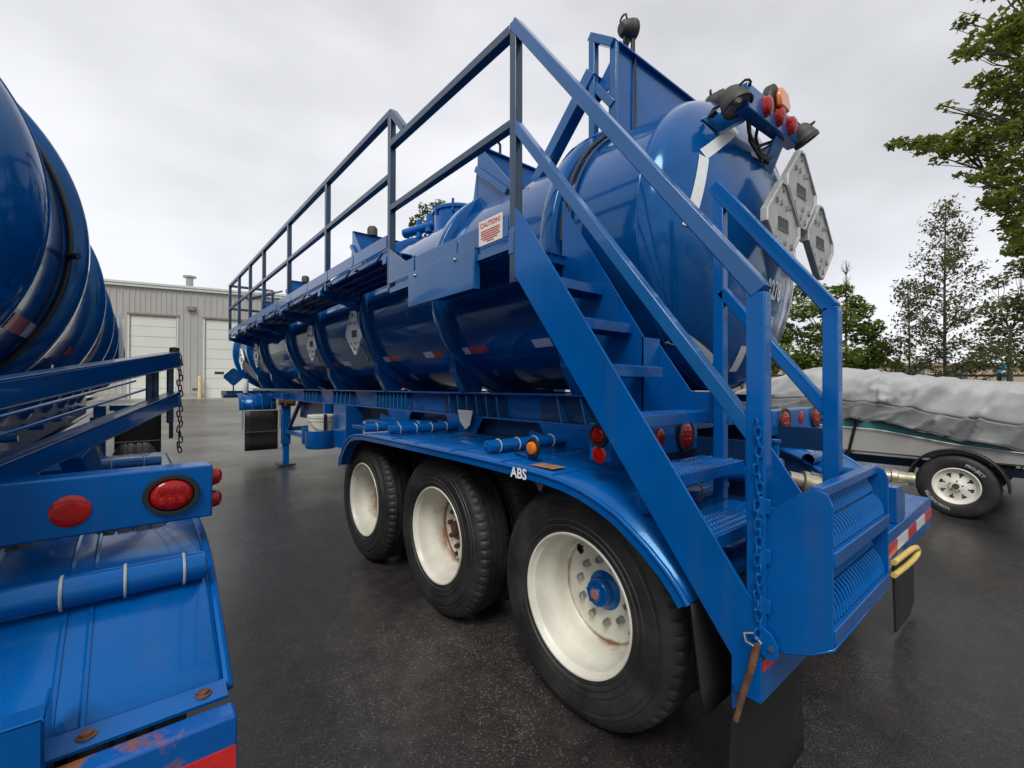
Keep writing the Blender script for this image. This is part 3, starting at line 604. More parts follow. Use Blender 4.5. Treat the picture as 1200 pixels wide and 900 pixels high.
# narrow upper inner stringer and wider lower one
A = [(.36,2.52),(.30,2.42),(-.165,1.725),(-.165,1.20),(.36,1.9)]
MB().poly([(-.93, y, z) for y, z in A], (.008,0,0)).build('stair_stringer', BLUE, T, bevel=.002, smooth=False)
Bq = [(-.14,1.72),(-.155,1.71),(-.32,1.48),(-.33,1.472),(-.42,1.472),(-.50,1.36),(-.50,1.335),(-.14,1.335)]
MB().poly([(-.80, y, z) for y, z in Bq], (.008,0,0)).build('stair_stringer', BLUE, T, bevel=.002, smooth=False)
MB().poly([(-.93,-.155,1.725), (-.795,-.155,1.725), (-.795,-.155,1.335), (-.93,-.155,1.335)], (0,-.008,0)).build('stair_panel', BLUE, T, smooth=False)
def tread(y, z, xi, dp=.15):
    b = MB(); b.box(XO+.011, xi, y-.004, y+.006, z-.045, z); b.box(XO+.011, xi, y, y+dp, z-.004, z); b.box(XO+.011, xi, y+dp-.004, y+dp, z-.045, z-.004)
    o = b.build('tread', BLUE, T, bevel=.002, smooth=False)
    # raised grip teeth
    b = MB(); nx = int((xi-XO)/.022)
    for r_ in range(5):
        for i in range(nx):
            x = XO+.024+i*.022+(.011 if r_ % 2 else 0)
            if x > xi-.012: continue
            yy = y+.014+r_*.028; b.add([(x-.008,yy-.006,z), (x+.008,yy-.006,z), (x+.008,yy+.006,z), (x-.008,yy+.006,z), (x-.003,yy,z+.007), (x+.003,yy,z+.007)], [(0,1,5,4),(1,2,5),(2,3,4,5),(3,0,4)])
    b.build('grip_teeth', BLUE, o, smooth=False, kind='stuff', norm=False); return o
for y, z, xi, dp in ((.075,2.0,-.935,.13),(-.10,1.79,-.935,.13),(-.262,1.58,-.935,.13),(-.405,1.385,-.80,.15),(-.555,1.19,-.80,.18),(-.70,1.02,-.80,.20)): tread(y, z, xi, dp)
# outer stair rails
PY = -.822
rail((XP,.31,ZR1+.022), (XP,PY-.01,1.775), wd=.053, mt=BRAIL); rail((XP,.315,ZM1), (XP,PY+.0,1.335), 'mid_rail', .046, BRAIL)
MB().beam((XP,PY,.70), (XP,PY,1.775), .05, .055, (0,1,0)).build('handrail_post', BLUE, T, bevel=.005)
XI = -.82
MB().beam((XI,-.445,2.36), (XI,-.875,1.775), .053, .05, (1,0,0)).build('handrail', BLUE, T, bevel=.004)
MB().beam((XI,-.875,.80), (XI,-.875,1.78), .05, .05, (0,1,0)).build('handrail_post', BLUE, T, bevel=.004)
MB().beam((XI,-.47,.80), (XI,-.47,2.33), .045, .045, (0,1,0)).build('handrail_post', BLUE, T, bevel=.004)
MB().beam((XI,-.48,1.90), (XI,-.872,1.395), .042, .045, (1,0,0)).build('mid_rail', BLUE, T, bevel=.004)
# link chain hung down the post, and its rusty latch pin
chain(T, (XO-.010, PY-.012, 1.385), 25, BLUE, .0265)
b = MB(); b.tube([(XO-.025,-.838,.752), (XO-.034,-.826,.685), (XO-.046,-.806,.60), (XO-.055,-.79,.52)], [.010,.010,.009,.0075], 10); b.build('latch_pin', RUST, T)
MB().tube([(XO-.014,PY-.022,.752), (XO-.03,PY-.012,.745), (XO-.034,PY+.012,.752), (XO-.018,PY+.024,.765), (XO-.010,PY+.002,.772)], .0040, 8, closed=True).build('shackle', STEEL, T)
# ---- swing out step box
XA, XB, YF, YR = -1.32, -.72, -.84, -1.012
def side_pl(x):
    pts = [(YF,1.12),(-.945,1.205),(-.975,1.215),(-1.0,1.205),(YR,1.175),(YR,.80),(-.96,.765),(-.90,.742),(YF,.735)]
    return MB().poly([(x, y, z) for y, z in pts], (.008,0,0))
sb = side_pl(XA).build('step_box', BLUE, T, bevel=.002, smooth=False)
side_pl(XB).build('side_plate', BLUE, sb, bevel=.002, smooth=False)
MB().beam((XA+.008,-.972,1.205), (XB,-.972,1.205), .03, .03).build('top_bar', BLUE, sb, bevel=.004)
for z in (1.04, .835):
    MB().box(XA+.008, XB, YR-.004, YR+.012, z-.03, z+.012).build('step_lip', BLUE, sb, bevel=.003)
for z0, z1 in ((1.05,1.19),(.845,1.01)):
    b = MB(); y0, y1_ = -.995, -.925; th = Vector((0, y1_-y0, z1-z0)).normalized(); nn = Vector((0,-th.z, th.y))
    x = XA+.012; pitch = .026; k = 0
    Lh = math.hypot(y1_-y0, z1-z0)
    # slotted grip plank: narrow bars with gaps, double staggered row
    while x < XB-.01:
        for (a, c) in ((0.0,.46),(.50,1.0)):
            xs2 = x+(.013 if a > .4 else 0)
            pts = []
            for q in range(4):
                t_ = a+(c-a)*q/3; bow = .016*math.sin(PI*q/3)
                pts.append(Vector((xs2, y0, z0))+th*(Lh*t_)+nn*(.004+bow*.5)+Vector((bow*.5,0,0)))
            b.tube(pts, .0062, 5)
        x += pitch; k += 1
    b.build('grip_bars', BLUE, sb, kind='stuff')
    b = MB(); b.poly([Vector((XA+.01,y0,z0)), Vector((XB-.002,y0,z0)), Vector((XB-.002,y0,z0))+th*Lh, Vector((XA+.01,y0,z0))+th*Lh], -nn*.012); b.build('step_plate', BDARK, sb, smooth=False)
for zz in (1.145, 1.0, .855):
    b = MB(); b.cyl((XA-.008,YF+.006,zz-.028), (XA-.008,YF+.006,zz+.028), .011, 12); b.box(XA-.012, XA-.004, YF-.022, YF+.01, zz-.022, zz+.022); b.build('hinge', BLUE, sb, bevel=.002)
b = MB(); b.add([(XA,YF,.745),(XA,-.90,.742),(XA,-.96,.765),(XA,YR,.80),(XB,YF,.745),(XB,-.90,.742),(XB,-.96,.765),(XB,YR,.80)], [(0,1,5,4),(1,2,6,5),(2,3,7,6)]); b.build('floor_plate', BLUE, sb, solid=.006)
MB().poly([(XO-.006,-.838,.80),(XO-.006,-.868,.785),(XO-.006,-.885,.755),(XO-.006,-.885,.725),(XO-.006,-.865,.708),(XO-.006,-.838,.715)], (.008,0,0)).build('latch_tab', BLUE, T, bevel=.002, smooth=False)
b = MB(); b.lathe([(.0001,-.008),(.007,-.008),(.008,0)], (XO-.006,-.868,.745), 'x', 6); b.build('bolt', STEEL, T)
# ---- rear bumper
b = MB(); b.box(-1.334, 1.36, -.838, -.755, .565, .755); bp = b.build('bumper', BLUE, T, bevel=.005)
x = 1.352; k = 0
while x > -.70:
    MB().box(x-.26 if k % 2 else x-.23, x, -.8415, -.8385, .63, .69).build('reflective_tape', TWHITE if k % 2 else TRED, bp, smooth=False); x -= .26 if k % 2 else .23; k += 1
MB().box(-1.325, -1.23, -.8415, -.8385, .66, .72).build('reflective_tape', TRED, bp, smooth=False)
MB().box(.75, 1.36, -.76, -.55, .748, .757).build('bumper_top', BRAIL, bp, smooth=False)
b = MB(); b.tube([(.24,-.85,.535),(.45,-.86,.53),(.60,-.868,.535),(.68,-.872,.548),(.70,-.872,.567),(.67,-.87,.587),(.58,-.866,.598),(.40,-.858,.60),(.24,-.85,.60)], .0145, 12); b.build('tow_loop', YELL, T)
# ---- flaps
b = MB(); b.grid(8, 8, lambda a, c: (-1.29+.62*a, -.748+.02*math.sin(c*2.4), .585-.55*c)); b.build('mud_flap', FLAP, T, solid=.01)
b = MB(); b.poly([(.76,-.75,.60),(1.31,-.75,.60),(1.31,-.76,.13),(1.27,-.765,.06),(1.10,-.77,.02),(.76,-.765,.03)], (0,.012,0)); b.build('mud_flap', FLAP, T, bevel=.003)
b = MB(); b.grid(4, 6, lambda a, c: (-1.30+.5*a, -.60-.05*c, .79-.38*c)); b.build('splash_flap', FLAP, T, solid=.008)
b = MB(); b.box(-1.32,-.70,-.752,-.744,.50,.60); b.build('flap_hanger', BLUE, T, bevel=.003)
for x in (-1.28, -1.2):
    b = MB(); b.lathe([(.0001,-.012),(.010,-.010),(.013,0)], (x,-.752,.55), 'y', 8); b.build('bolt', STEEL, T)
# ---- fenders, wheels
for s in (-1, 1):
    f = fender(T, s)
    mount_tube(T, s, .66, 1.155); mount_tube(T, s, 1.93, 1.155); mount_tube(T, s, 2.42, 1.135, clamps=(.1,.3,.5)); mount_tube(T, s, -.36, 1.03, clamps=(.09,.4))
for i, y in enumerate((0, 1.2228, 2.4456)):
    for s in (-1, 1):
        wheel(T, s, y, DISCW if i == 0 else DISCR, HUBB if i == 0 else HUBR, NUT if i == 0 else NUTR, i == 0, spin=(0, 1.2, 2.9)[i])
b = MB()
for y in (0, 1.2228, 2.4456): b.cyl((-1.0,y,.52), (1.0,y,.52), .065, 14); b.box(-.55,-.43,y-.5,y+.5,.60,.72); b.box(.43,.55,y-.5,y+.5,.60,.72)
b.build('axle', BDARK, T)
MB().poly([(.612, y, z-.004) for y, z in FP if y < .5]+[(.612,-.61,.50),(.612,.32,.70)], (.008,0,0)).build('fender_skirt', BDARK, T, smooth=False); MB().tube([(.622, y, z+.004) for y, z in FP if y < .5], .012, 8).build('skirt_edge', BLUE, T)
# amber light and ABS lettering
b = MB(); b.box(-1.17,-1.10,.375,.385,1.112,1.20); b.build('lamp_bracket', BLUE, T, bevel=.003)
round_lens(T, (-1.165,.335,1.178), .036, ORANGE, '-x', BLACK, 'side_marker', .03)
MB().tube([(-1.14,.42,1.12),(-1.10,.55,1.118),(-1.05,.62,1.125),(-1.0,.66,1.19)], .005, 6).build('cable', BLACK, T)
text_on('ABS', .068, lambda u, v: (XO-.0165, .235-u, 1.083+v)).build('abs_lettering', PRINT, T, smooth=False)
b = MB(); b.grid(6, 3, lambda a, c: (-1.26+.09*c, .10+.16*a, 1.1085+.004)); b.build('rust_patch', mat('tan_rust', (.33,.17,.07), .8, var=.4, vscale=20), T)
# ---- tail light boxes
for s in (-1, 1):
    x0, x1 = (-1.225, -.52) if s < 0 else (.44, 1.335)
    lb = MB().box(x0, x1, -.205, -.09, 1.175, 1.338).build('light_box', BLUE, T, bevel=.006)
    if s < 0:
        round_lens(lb, (x0-.001,-.147,1.288), .036, DRED, '-x', BLACK, 'side_marker'); round_lens(lb, (x0-.001,-.147,1.205), .038, RED, '-x', None, 'reflector', .008)
        oval_lens(lb, (-.645,-.206,1.255), .060, .068, DRED); round_lens(lb, (-.865,-.206,1.258), .042, RED, '-y', None, 'reflector', .008)
    else:
        for x in (.62, 1.22): oval_lens(lb, (x,-.206,1.27), .072, .066, DRED)
        round_lens(lb, (.93,-.206,1.278), .046, RED, '-y', None, 'reflector', .008)
# ---- frame
for s in (-1, 1):
    x = s*.52
    b = MB(); b.box(x-.008, x+.008, -.16, 11.3, 1.255, 1.43); b.box(x-.075, x+.075, -.16, 11.3, 1.43, 1.445); b.box(x-.085, x+.085, -.16, 11.3, 1.24, 1.255)
    fr = b.build('frame_rail', BLUE, T, bevel=.003, smooth=False)
    if s < 0:
        for yc, nf in ((1.80,6),(3.36,9),(.50,4),(4.96,5),(6.42,5)):
            MB().box(x-.0105, x-.009, yc-.47, yc+.46, 1.258, 1.428).build('recess_shade', BDARK, fr, smooth=False)  # dark sheet painted in for the shaded hollow behind the fins
            for k in range(nf):
                y = yc-.42+k*.84/nf
                MB().poly([(x-.045,y+.05,1.428), (x-.010,y+.05,1.428), (x-.010,y-.03,1.257), (x-.083,y-.03,1.257)], (0,.012,0)).build('gusset_fin', BRAIL, fr, bevel=.003, smooth=False)
    # suspension subframe: bottom rail, webs and hangers with open bays between
    b = MB(); b.box(x-.006, x+.006, -.5, 3.2, 1.10, 1.24); b.box(x-.06, x+.06, -.5, 3.3, .90, .912)
    b.build('subframe', BDARK, T, smooth=False)
    for yc in (.61, 1.83, 3.05):
        b = MB(); b.poly([(x-.09,yc-.28,1.24), (x-.09,yc+.28,1.24), (x-.09,yc+.12,1.02), (x-.09,yc+.10,.72), (x-.09,yc-.10,.72), (x-.09,yc-.12,1.02)], (.014,0,0)); b.poly([(x+.09,yc-.28,1.24), (x+.09,yc+.28,1.24), (x+.09,yc+.12,1.02), (x+.09,yc+.10,.72), (x+.09,yc-.10,.72), (x+.09,yc-.12,1.02)], (-.014,0,0)); b.box(x-.09, x+.09, yc-.12, yc+.12, 1.02, 1.03)
        b.build('hanger', BLUE, T, bevel=.003, smooth=False)
        MB().beam((x-.09, yc+.12, 1.10), (x-.16, yc+.30, 1.16), .08, .012, (1,0,0)).build('fender_arm', BLUE, T)
    MB().cyl((x-.12,1.15,1.03),(x-.12,2.3,1.03),.09,16).build('air_tank', BDARK, T)
for y in (-.12, .4, 1.8, 3.36, 5, 6.42, 8.4, 9.7, 11.2): MB().box(-.51,.51,y-.04,y+.04,1.27,1.40).build('cross_member', BDARK, T)
for y in (.50, 1.80, 3.36, 4.96, 6.42, 8.4, 9.7):       # saddle plates that carry the ribs
    for s in (-1, 1):
        MB().poly([(s*.60,y,1.445),(s*.44,y,1.445),(s*.40,y,1.56),(s*.72,y,1.76),(s*.70,y,1.62)], (0,.10,0)).build('saddle', BTANK, T, bevel=.004, smooth=False)
# rear end plate and piping behind the stairs

b = MB(); b.poly([(-.77,-.55,1.40),(-.77,-.76,1.085),(-.77,-.83,.98),(-.77,-.83,.76),(-.77,-.55,.76)], (.008,0,0)); b.build('brace_plate', BLUE, T, smooth=False)

def coupling(p, d, r=.052):
    p = Vector(p); d = Vector(d).normalized(); b = MB()
    q = [(0,.8),(.05,.8),(.055,1.12),(.075,1.12),(.08,.9),(.12,.9),(.125,1.15),(.15,1.15),(.155,.95),(.20,.95),(.21,1.05),(.23,1.05),(.231,.82)]
    b.tube([p+d*t_ for t_, _ in q], [r*k for _, k in q], 20); o = b.build('coupling', BRASS, T, ang=25)
    b = MB(); a = d.orthogonal().normalized(); b.beam(p+d*.20+a*r*1.1, p+d*.10+a*r*1.5, .014, .01); b.beam(p+d*.20-a*r*1.1, p+d*.10-a*r*1.5, .014, .01); b.build('cam_lever', STEEL, o); return o
coupling((-.50,-.62,1.085), (.75,-1,-.25), .044); coupling((.74,-.62,.96), (.3,-1,-.05), .036)
MB().cyl((-.62,-.1,1.09),(-.51,-.61,1.085),.038,14).build('drain_pipe', BLUE, T); MB().cyl((.74,-.1,.97),(.74,-.62,.95),.04,14).build('drain_pipe', BLUE, T)
for (x, y, z, h) in ((-.40,-.45,1.06,.20),(-.32,-.5,1.06,.16),(-.22,-.42,1.05,.24),(.30,-.55,.95,.22)):
    b = MB(); b.cyl((x,y,z),(x,y,z+h),.018,10); b.cyl((x,y,z+h),(x,y,z+h+.015),.026,10); b.cyl((x,y-.03,z+.05),(x,y+.03,z+.05),.035,10); b.build('valve', BLUE, T)

b = MB(); b.poly([(.42,-.83,.757),(.62,-.83,.757),(.62,-.83,.90),(.52,-.83,.95),(.42,-.83,.95)], (0,.06,0)); b.build('bumper_bracket', BLUE, T, bevel=.003)
b = MB(); b.grid(6, 5, lambda a, c: (.50+.55*a, .38-.55*c, 1.122+.012*math.sin(a*25)*0)); b.build('fender_reflection', ALUW, T, solid=.008)  # pale sheet stands in for sky and boat reflected on the fender
for k in range(4): MB().cyl((.52+.16*k,.36,1.135),(.52+.16*k,-.15,1.135),.007,8).build('rib_line', BLACK, T)  # dark rib lines across that painted reflection
MB().tube([(.55+.06*math.cos(a),-.10+.06*math.sin(a)*.6,1.16+.07*math.sin(a)) for a in [2*PI*i/24 for i in range(24)]], .006, 6, closed=True).build('hose_loop', BLACK, T)
# side box & small bits ahead of the fender
b = MB(); b.box(-.95,-.55,2.55,3.1,1.115,1.16); b.box(-1.05,-.6,2.9,3.2,1.07,1.11); b.build('valve_box', BLUE, T, bevel=.006)
MB().poly([(-.66,1.62,1.30),(-.66,1.84,1.30),(-.66,1.80,1.20),(-.66,1.72,1.14),(-.66,1.66,1.18)], (.01,0,0)).build('label_plate', PAPER, T, bevel=.004)
# ---- landing gear, bucket holder, front fender and flaps
for s in (-1, 1):
    x = s*.58
    b = MB(); b.box(x-.07,x+.07,7.78,7.92,.42,1.36); lg = b.build('landing_leg', BLUE, T, bevel=.006)
    MB().box(x-.05,x+.05,7.80,7.90,.06,.42).build('leg_inner', BLUE, lg, bevel=.004)
    MB().box(x-.14,x+.14,7.70,8.0,.02,.06).build('foot', BDARK, lg, bevel=.004)
    MB().beam((x,7.75,.62),(x,6.9,1.22),.05,.05,(1,0,0)).build('leg_brace', BDARK, T)
MB().box(-.52,.52,7.82,7.88,.66,.74).build('leg_cross_beam', BLUE, T, bevel=.003)
MB().beam((-.58,7.80,.66),(-.62,5.6,.70),.05,.07).build('leg_brace', BLUE, T)
for y in (7.3, 7.75): MB().cyl((-.72,y,1.20),(-.56,y,1.20),.055,12).build('crank_box', RUST, T)
MB().box(-.50,.50,5.6,7.2,.95,1.24).build('tool_box', BDARK, T, bevel=.005)
b = MB(); b.lathe([(.0001,.66),(.19,.66),(.20,.68),(.20,.90),(.195,.90),(.19,.69),(.0001,.68)], (-.80,5.02,0), 'z', 32); bh = b.build('bucket_holder', BLUE, T)
b = MB(); b.lathe([(.0001,.68),(.13,.68),(.14,.70),(.14,.93),(.13,.93)], (-.80,5.42,0), 'z', 24); b.build('holder_ring', BLUE, bh)
b = MB(); b.box(-.70,-.60,4.75,4.83,.80,1.25); b.build('holder_arm', BLUE, T, bevel=.003); MB().box(-.70,-.60,5.2,5.28,.80,1.25).build('holder_arm', BLUE, T, bevel=.003)
MB().box(-.72,-.5,4.3,4.72,.70,1.25).build('side_panel', BLUE, T, bevel=.003)
FF = [(8.95,1.02),(8.97,1.15),(9.02,1.24),(9.10,1.30),(9.25,1.335),(9.6,1.34)]
b = MB(); vs = [(xx, y, z) for y, z in FF for xx in (-1.17,-.50)]; b.add(vs, [(2*i, 2*i+1, 2*i+3, 2*i+2) for i in range(len(FF)-1)]); f = b.build('front_fender', BLUE, T, solid=.008, ang=60)
for x in (-1.10,-.93,-.76,-.59): MB().tube([(x, y-.008, z+.004) for y, z in FF], .012, 6).build('pressed_rib', BLUE, f)
b = MB(); b.grid(6, 6, lambda a, c: (-1.07+.60*a, 8.96+.02*math.sin(3*c), 1.0-.80*c)); mf = b.build('mud_flap', FLAP, T, solid=.012)
for x in (-1.11, -.43): MB().beam((x,8.94,1.02),(x,8.95,.62),.035,.012,(0,1,0)).build('flap_strap', TIE, mf)
MB().box(-1.08,-.46,8.925,8.945,.57,.585).build('flap_seam', STEEL, mf)
b = MB(); b.box(-1.30,1.1,9.6,10.4,1.30,1.40); b.box(-1.40,-1.0,9.2,9.5,1.26,1.33); b.build('front_deck', BDARK, T, bevel=.004)
diamond(T, (-1.26,9.0,1.68), face((0,-1,0)), .19, BLUE); MB().cyl((-1.26,9.02,1.30),(-1.26,9.02,1.6),.012,8).build('placard_post', BDARK, T)
b = MB(); b.lathe([(.05,1.36),(.05,1.62),(.04,1.64)], (-1.0,9.3,0), 'z', 14); b.build('reservoir', ALUW, T)
# ---- placards on the side
def on_side(y, z, off):
    a = math.asin(max(-1,min(1,(z-ZC)/TRD))); return Vector((-(TRD+off)*math.cos(a), y, ZC+(TRD+off)*math.sin(a))), Vector((-math.cos(a), 0, math.sin(a)))
for y, z in ((3.62,2.10),(5.22,2.10),(8.95,2.12),(10.6,2.12)):
    p, nn = on_side(y, z, .05); diamond(T, p, face((-1,0,-.10)), .275, ALUW)
    MB().tube([p+Vector((.02,-.1,-.1)), p+Vector((.04,-.3,-.32))], .012, 8).build('placard_brace', BDARK, T)
# ------------------------------------------------------------------ the second tank trailer, on the left
LX, LY = -3.85, .68
T2 = thing('tank_trailer', 'blue tank trailer at the left edge with rusty bumper and hanging black chain', 'trailer', (LX, LY, 0), 0, 'blue tank trailers')
Z2 = 2.15
tank_shell(T2, .35, 11.0, .85, Z2, .34)
for y in (.97, 2.55, 4.2, 5.8, 7.4, 9.0, 10.6): tank_rib(T2, y, Z2, wd=.11)
b = MB(); b.tube([(.868*math.cos(a), .86, Z2+.868*math.sin(a)) for a in [-PI*.45+PI*.95*i/40 for i in range(41)]], .012, 8); b.build('cable', BLACK, T2)
b = MB(); b.cyl((.86,.84,Z2-.06),(.90,.80,Z2-.06),.014,10); b.build('cable_clip', BLACK, T2)
for y0, y1_, mt in ((.40,.72,TRED),(.72,.90,TWHITE),(2.2,2.5,TRED),(3.3,3.7,TWHITE),(3.7,4.0,TRED)): tape(T2, 1, y0, y1_, 1.735, mt, .85, Z2, .030)
for y in (3.4, 3.9, 5.0): 
    b = MB(); b.tube([(.855*math.cos(a), y, Z2+.855*math.sin(a)) for a in [-.9+1.5*i/24 for i in range(25)]], .012, 6); b.build('grab_tube', ALU, T2)
for y in (4.6, 5.6): MB().box(.96,.985,y-.012,y+.012,1.75,2.35).build('placard_post', ALUW, T2)
# light box, fender, mounts
DZ = -.105
MB().box(.30, 1.305, -.28, -.17, 1.062, 1.232).build('light_box', BLUE, T2, bevel=.006)
for o in (oval_lens(T2, (1.196,-.281,1.150), .058, .050, RED),): pass
round_lens(T2, (.965,-.281,1.137), .045, RED, '-y', None, 'reflector', .007)
for z in (1.185, 1.11): round_lens(T2, (1.306,-.225,z), .030, RED, '+x', None, 'side_marker', .03)
F2 = [(y, z+DZ+.0) for y, z in FP if y > .2] + [(.05,1.0),(-.1,.995),(-.2,.985),(-.3,.965),(-.40,.93),(-.50,.885),(-.60,.83),(-.68,.79),(-.735,.752)]
b = MB(); vs = []
for y, z in F2: vs += [(1.288, y, z-.02), (1.268, y, z), (.45, y, z)]
b.add(vs, [q for i in range(len(F2)-1) for q in ((3*i, 3*i+1, 3*i+4, 3*i+3), (3*i+1, 3*i+2, 3*i+5, 3*i+4))])
f2 = b.build('fender', BLUE, T2, solid=.006, ang=50)
MB().tube([(1.290, y, z-.022) for y, z in F2], .012, 8).build('fender_lip', BLUE, f2)
for x in (1.02, .97, .80, .72, .55): MB().tube([(x, y, z-.001) for y, z in F2 if y < .6], .007, 6).build('pressed_rib', BLUE, f2)
mount_tube(T2, 1, -.435, .958, r=.040, x_in=.30, x_out=1.272, clamps=(.055,.185,.31,.44,.57))
mount_tube(T2, 1, 1.3, 1.05)
# angle strip with rusty bolts, worn bumper with red tape
b = MB(); b.add([(.42,-.735,.755),(1.282,-.735,.752),(1.282,-.795,.742),(.42,-.795,.742)], [(0,1,2,3)]); an = b.build('angle_strip', BLUE, T2, solid=.008, smooth=False)
for x in (1.235, 1.03, .78):
    b = MB(); b.lathe([(.018,0),(.018,.003),(.011,.003),(.011,.009),(.0001,.010)], (x,-.765,.754), 'z', 12); b.build('rusty_bolt', RUST, an)
MB().box(.30, 1.292, -.865, -.803, .50, .738).build('bumper', BWORN, T2, bevel=.008)
MB().box(1.13, 1.288, -.8685, -.8655, .60, .67).build('reflective_tape', TRED, T2, smooth=False)
MB().box(.86, 1.13, -.8685, -.8655, .60, .67).build('reflective_tape', TWHITE, T2, smooth=False)
b = MB(); b.box(.25,.975,-.845,-.835,.64,.86); b.box(.25,.975,-.845,-.79,.855,.863); b.box(.968,.975,-.845,-.72,.64,.86); b.build('corner_box', BLUE, T2, bevel=.003)
# the two inclined beams with uprights and hanging chain
def bm(p, q, wd, h, name, mt=BTANK, **k): return MB().beam(p, q, wd, h).build(name, mt, T2, bevel=.006, **k)
P0, P1 = Vector((.60,-.75,1.395)), Vector((1.265,.90,1.635))
D = (P1-P0)
bm(P0, P1, .05, .075, 'upper_beam', BTANK); bm(P0+Vector((-.0,0,.041)), P1+Vector((-.0,0,.038)), .054, .006, 'beam_flange', BDARK); bm(P0+Vector((-.02,0,-.041)), P1+Vector((-.02,0,-.038)), .09, .006, 'beam_flange', BDARK)  # flanges of both beams take navy to hold the tank's shade
Q0, Q1 = Vector((.60,-.75,1.16)), Vector((1.265,.90,1.425))
bm(Q0, Q1, .05, .07, 'lower_beam', BTANK); bm(Q0+Vector((.0,0,.038)), Q1+Vector((.0,0,.038)), .06, .006, 'beam_flange', BDARK); bm(Q0+Vector((-.09,0,.075)), Q1+Vector((-.09,0,.065)), .014, .012, 'tray_rail', BTANK); bm(Q0+Vector((-.16,0,.11)), Q1+Vector((-.16,0,.095)), .014, .012, 'tray_rail', BTANK)
for t_ in (1.0,): bm(P0+D*t_+Vector((-.02,0,-.02)), Q0+D*t_+Vector((-.02,0,-.10)), .022, .03, 'upright', BDARK)
for t_ in (.93, .965): bm(P0+D*t_+Vector((-.06,0,-.02)), Q0+D*t_+Vector((-.06,0,.02)), .02, .03, 'upright', BDARK)
b = MB(); b.lathe([(.0001,0),(.022,0),(.022,.03),(.0001,.035)], (1.262,.90,1.665), 'z', 12); b.build('stud', BLACK, T2)
MB().box(1.20,1.29,.86,.94,1.385,1.445).build('end_block', BTANK, T2, bevel=.006)
chain(T2, (1.285,.88,1.645), 19, CHAIN, .0270, .006)
b = MB(); b.beam((1.25,.90,1.40), (1.25,.90,1.22), .018, .02, (0,1,0)); b.build('latch_bar', BLACK, T2)
bm((.90,.75,1.20), (.95,.85,1.0), .10, .10, 'support_foot', BLUE)
MB().box(.585,.60,-.55,6.2,1.13,1.62).build('side_skirt', BDARK, T2, smooth=False)
# saddles under the tank: a row of half hoops
for y in (.97, 1.75, 2.55, 3.4, 4.2, 5.0):
    b = MB(); pts = [(.66+.20*math.cos(a), y, 1.42+.17*math.sin(a)) for a in [PI*.6+PI*.95*i/16 for i in range(17)]]; b.tube(pts, .016, 8); b.build('saddle_hoop', BTANK, T2)
    MB().poly([(.62,y,1.30),(.44,y,1.30),(.40,y,1.40),(.72,y,1.62),(.70,y,1.45)], (0,.08,0)).build('saddle', BTANK, T2, smooth=False)
for s in (-1, 1):
    x = s*.52
    b = MB(); b.box(x-.008, x+.008, -.60, 10.8, 1.10, 1.27); b.box(x-.075, x+.075, -.60, 10.8, 1.27, 1.285); b.box(x-.08, x+.08, -.60, 10.8, 1.085, 1.10); b.build('frame_rail', BTANK, T2, smooth=False)
for y in (-.5, .6, 1.8, 3.36, 5, 7.4, 9): MB().box(-.51,.51,y-.04,y+.04,1.11,1.25).build('cross_member', BDARK, T2)
for s in (-1, 1):
    x = s*.70
    MB().box(x-.07,x+.07,6.9,7.04,.35,1.2).build('landing_leg', BTANK, T2, bevel=.006); MB().box(x-.05,x+.05,6.92,7.02,.06,.35).build('leg_inner', BTANK, T2); MB().box(x-.14,x+.14,6.85,7.1,.015,.06).build('foot', BDARK, T2)
    MB().beam((x,6.85,.62),(x-.0,5.5,.66),.07,.07).build('leg_brace', BDARK, T2, bevel=.004)
MB().beam((.70,5.7,.66),(.70,5.7,1.1),.07,.07,(0,1,0)).build('leg_brace', BDARK, T2)
MB().box(-.65,.65,6.95,7.0,.6,.68).build('leg_cross_beam', BDARK, T2)
b = MB(); b.grid(6, 6, lambda a, c: (.86+.56*a, 7.0+.02*math.sin(3*c), 1.12-.90*c)); mf = b.build('mud_flap', FLAP, T2, solid=.012); MB().box(.87,1.41,6.97,6.985,.64,.652).build('flap_seam', STEEL, mf)
b = MB(); b.box(.80,1.42,7.02,7.9,1.12,1.2); b.build('front_fender', BTANK, T2, bevel=.01)
for i, y in enumerate((.15, 1.3728, 2.5956)):
    for s in (-1, 1): wheel(T2, s, y, DISCW, HUBB, NUT, True, spin=(.4, 1.1, 2.2)[i])
# ------------------------------------------------------------------ white bucket
BK = thing('bucket', 'white plastic bucket with a lid standing in the blue holder under the trailer', 'bucket', (-.80,5.02,.683))
b = MB(); b.lathe([(.0001,0),(.145,0),(.150,.01),(.165,.34),(.172,.345),(.172,.365),(.166,.37),(.170,.40)], (0,0,0), 'z', 32); b.build('pail', PLASTIC, BK)
b = MB(); b.lathe([(.176,.385),(.176,.42),(.168,.428),(.150,.425),(.0001,.425)], (0,0,0), 'z', 32); b.build('lid', PLASTIC, BK)
MB().tube([(-.17*math.cos(a),-.06-.12*math.sin(a),.36-.14*math.sin(a)) for a in [PI*i/16 for i in range(17)]], .005, 6).build('handle', STEEL, BK)
MB().box(-.02,.02,-.182,-.17,.0,.44).build('strap', BLACK, BK)
# ------------------------------------------------------------------ warehouse
WA = math.radians(101.53); WD = Vector((math.sin(WA), math.cos(WA), 0)); WN = Vector((-WD.y, WD.x, 0)); WO = Vector((-.48, 33.07, .72))
BLD = thing('warehouse', 'pale tan metal warehouse with white roll-up doors behind the trailers', 'building', WO, math.atan2(WD.y, WD.x))
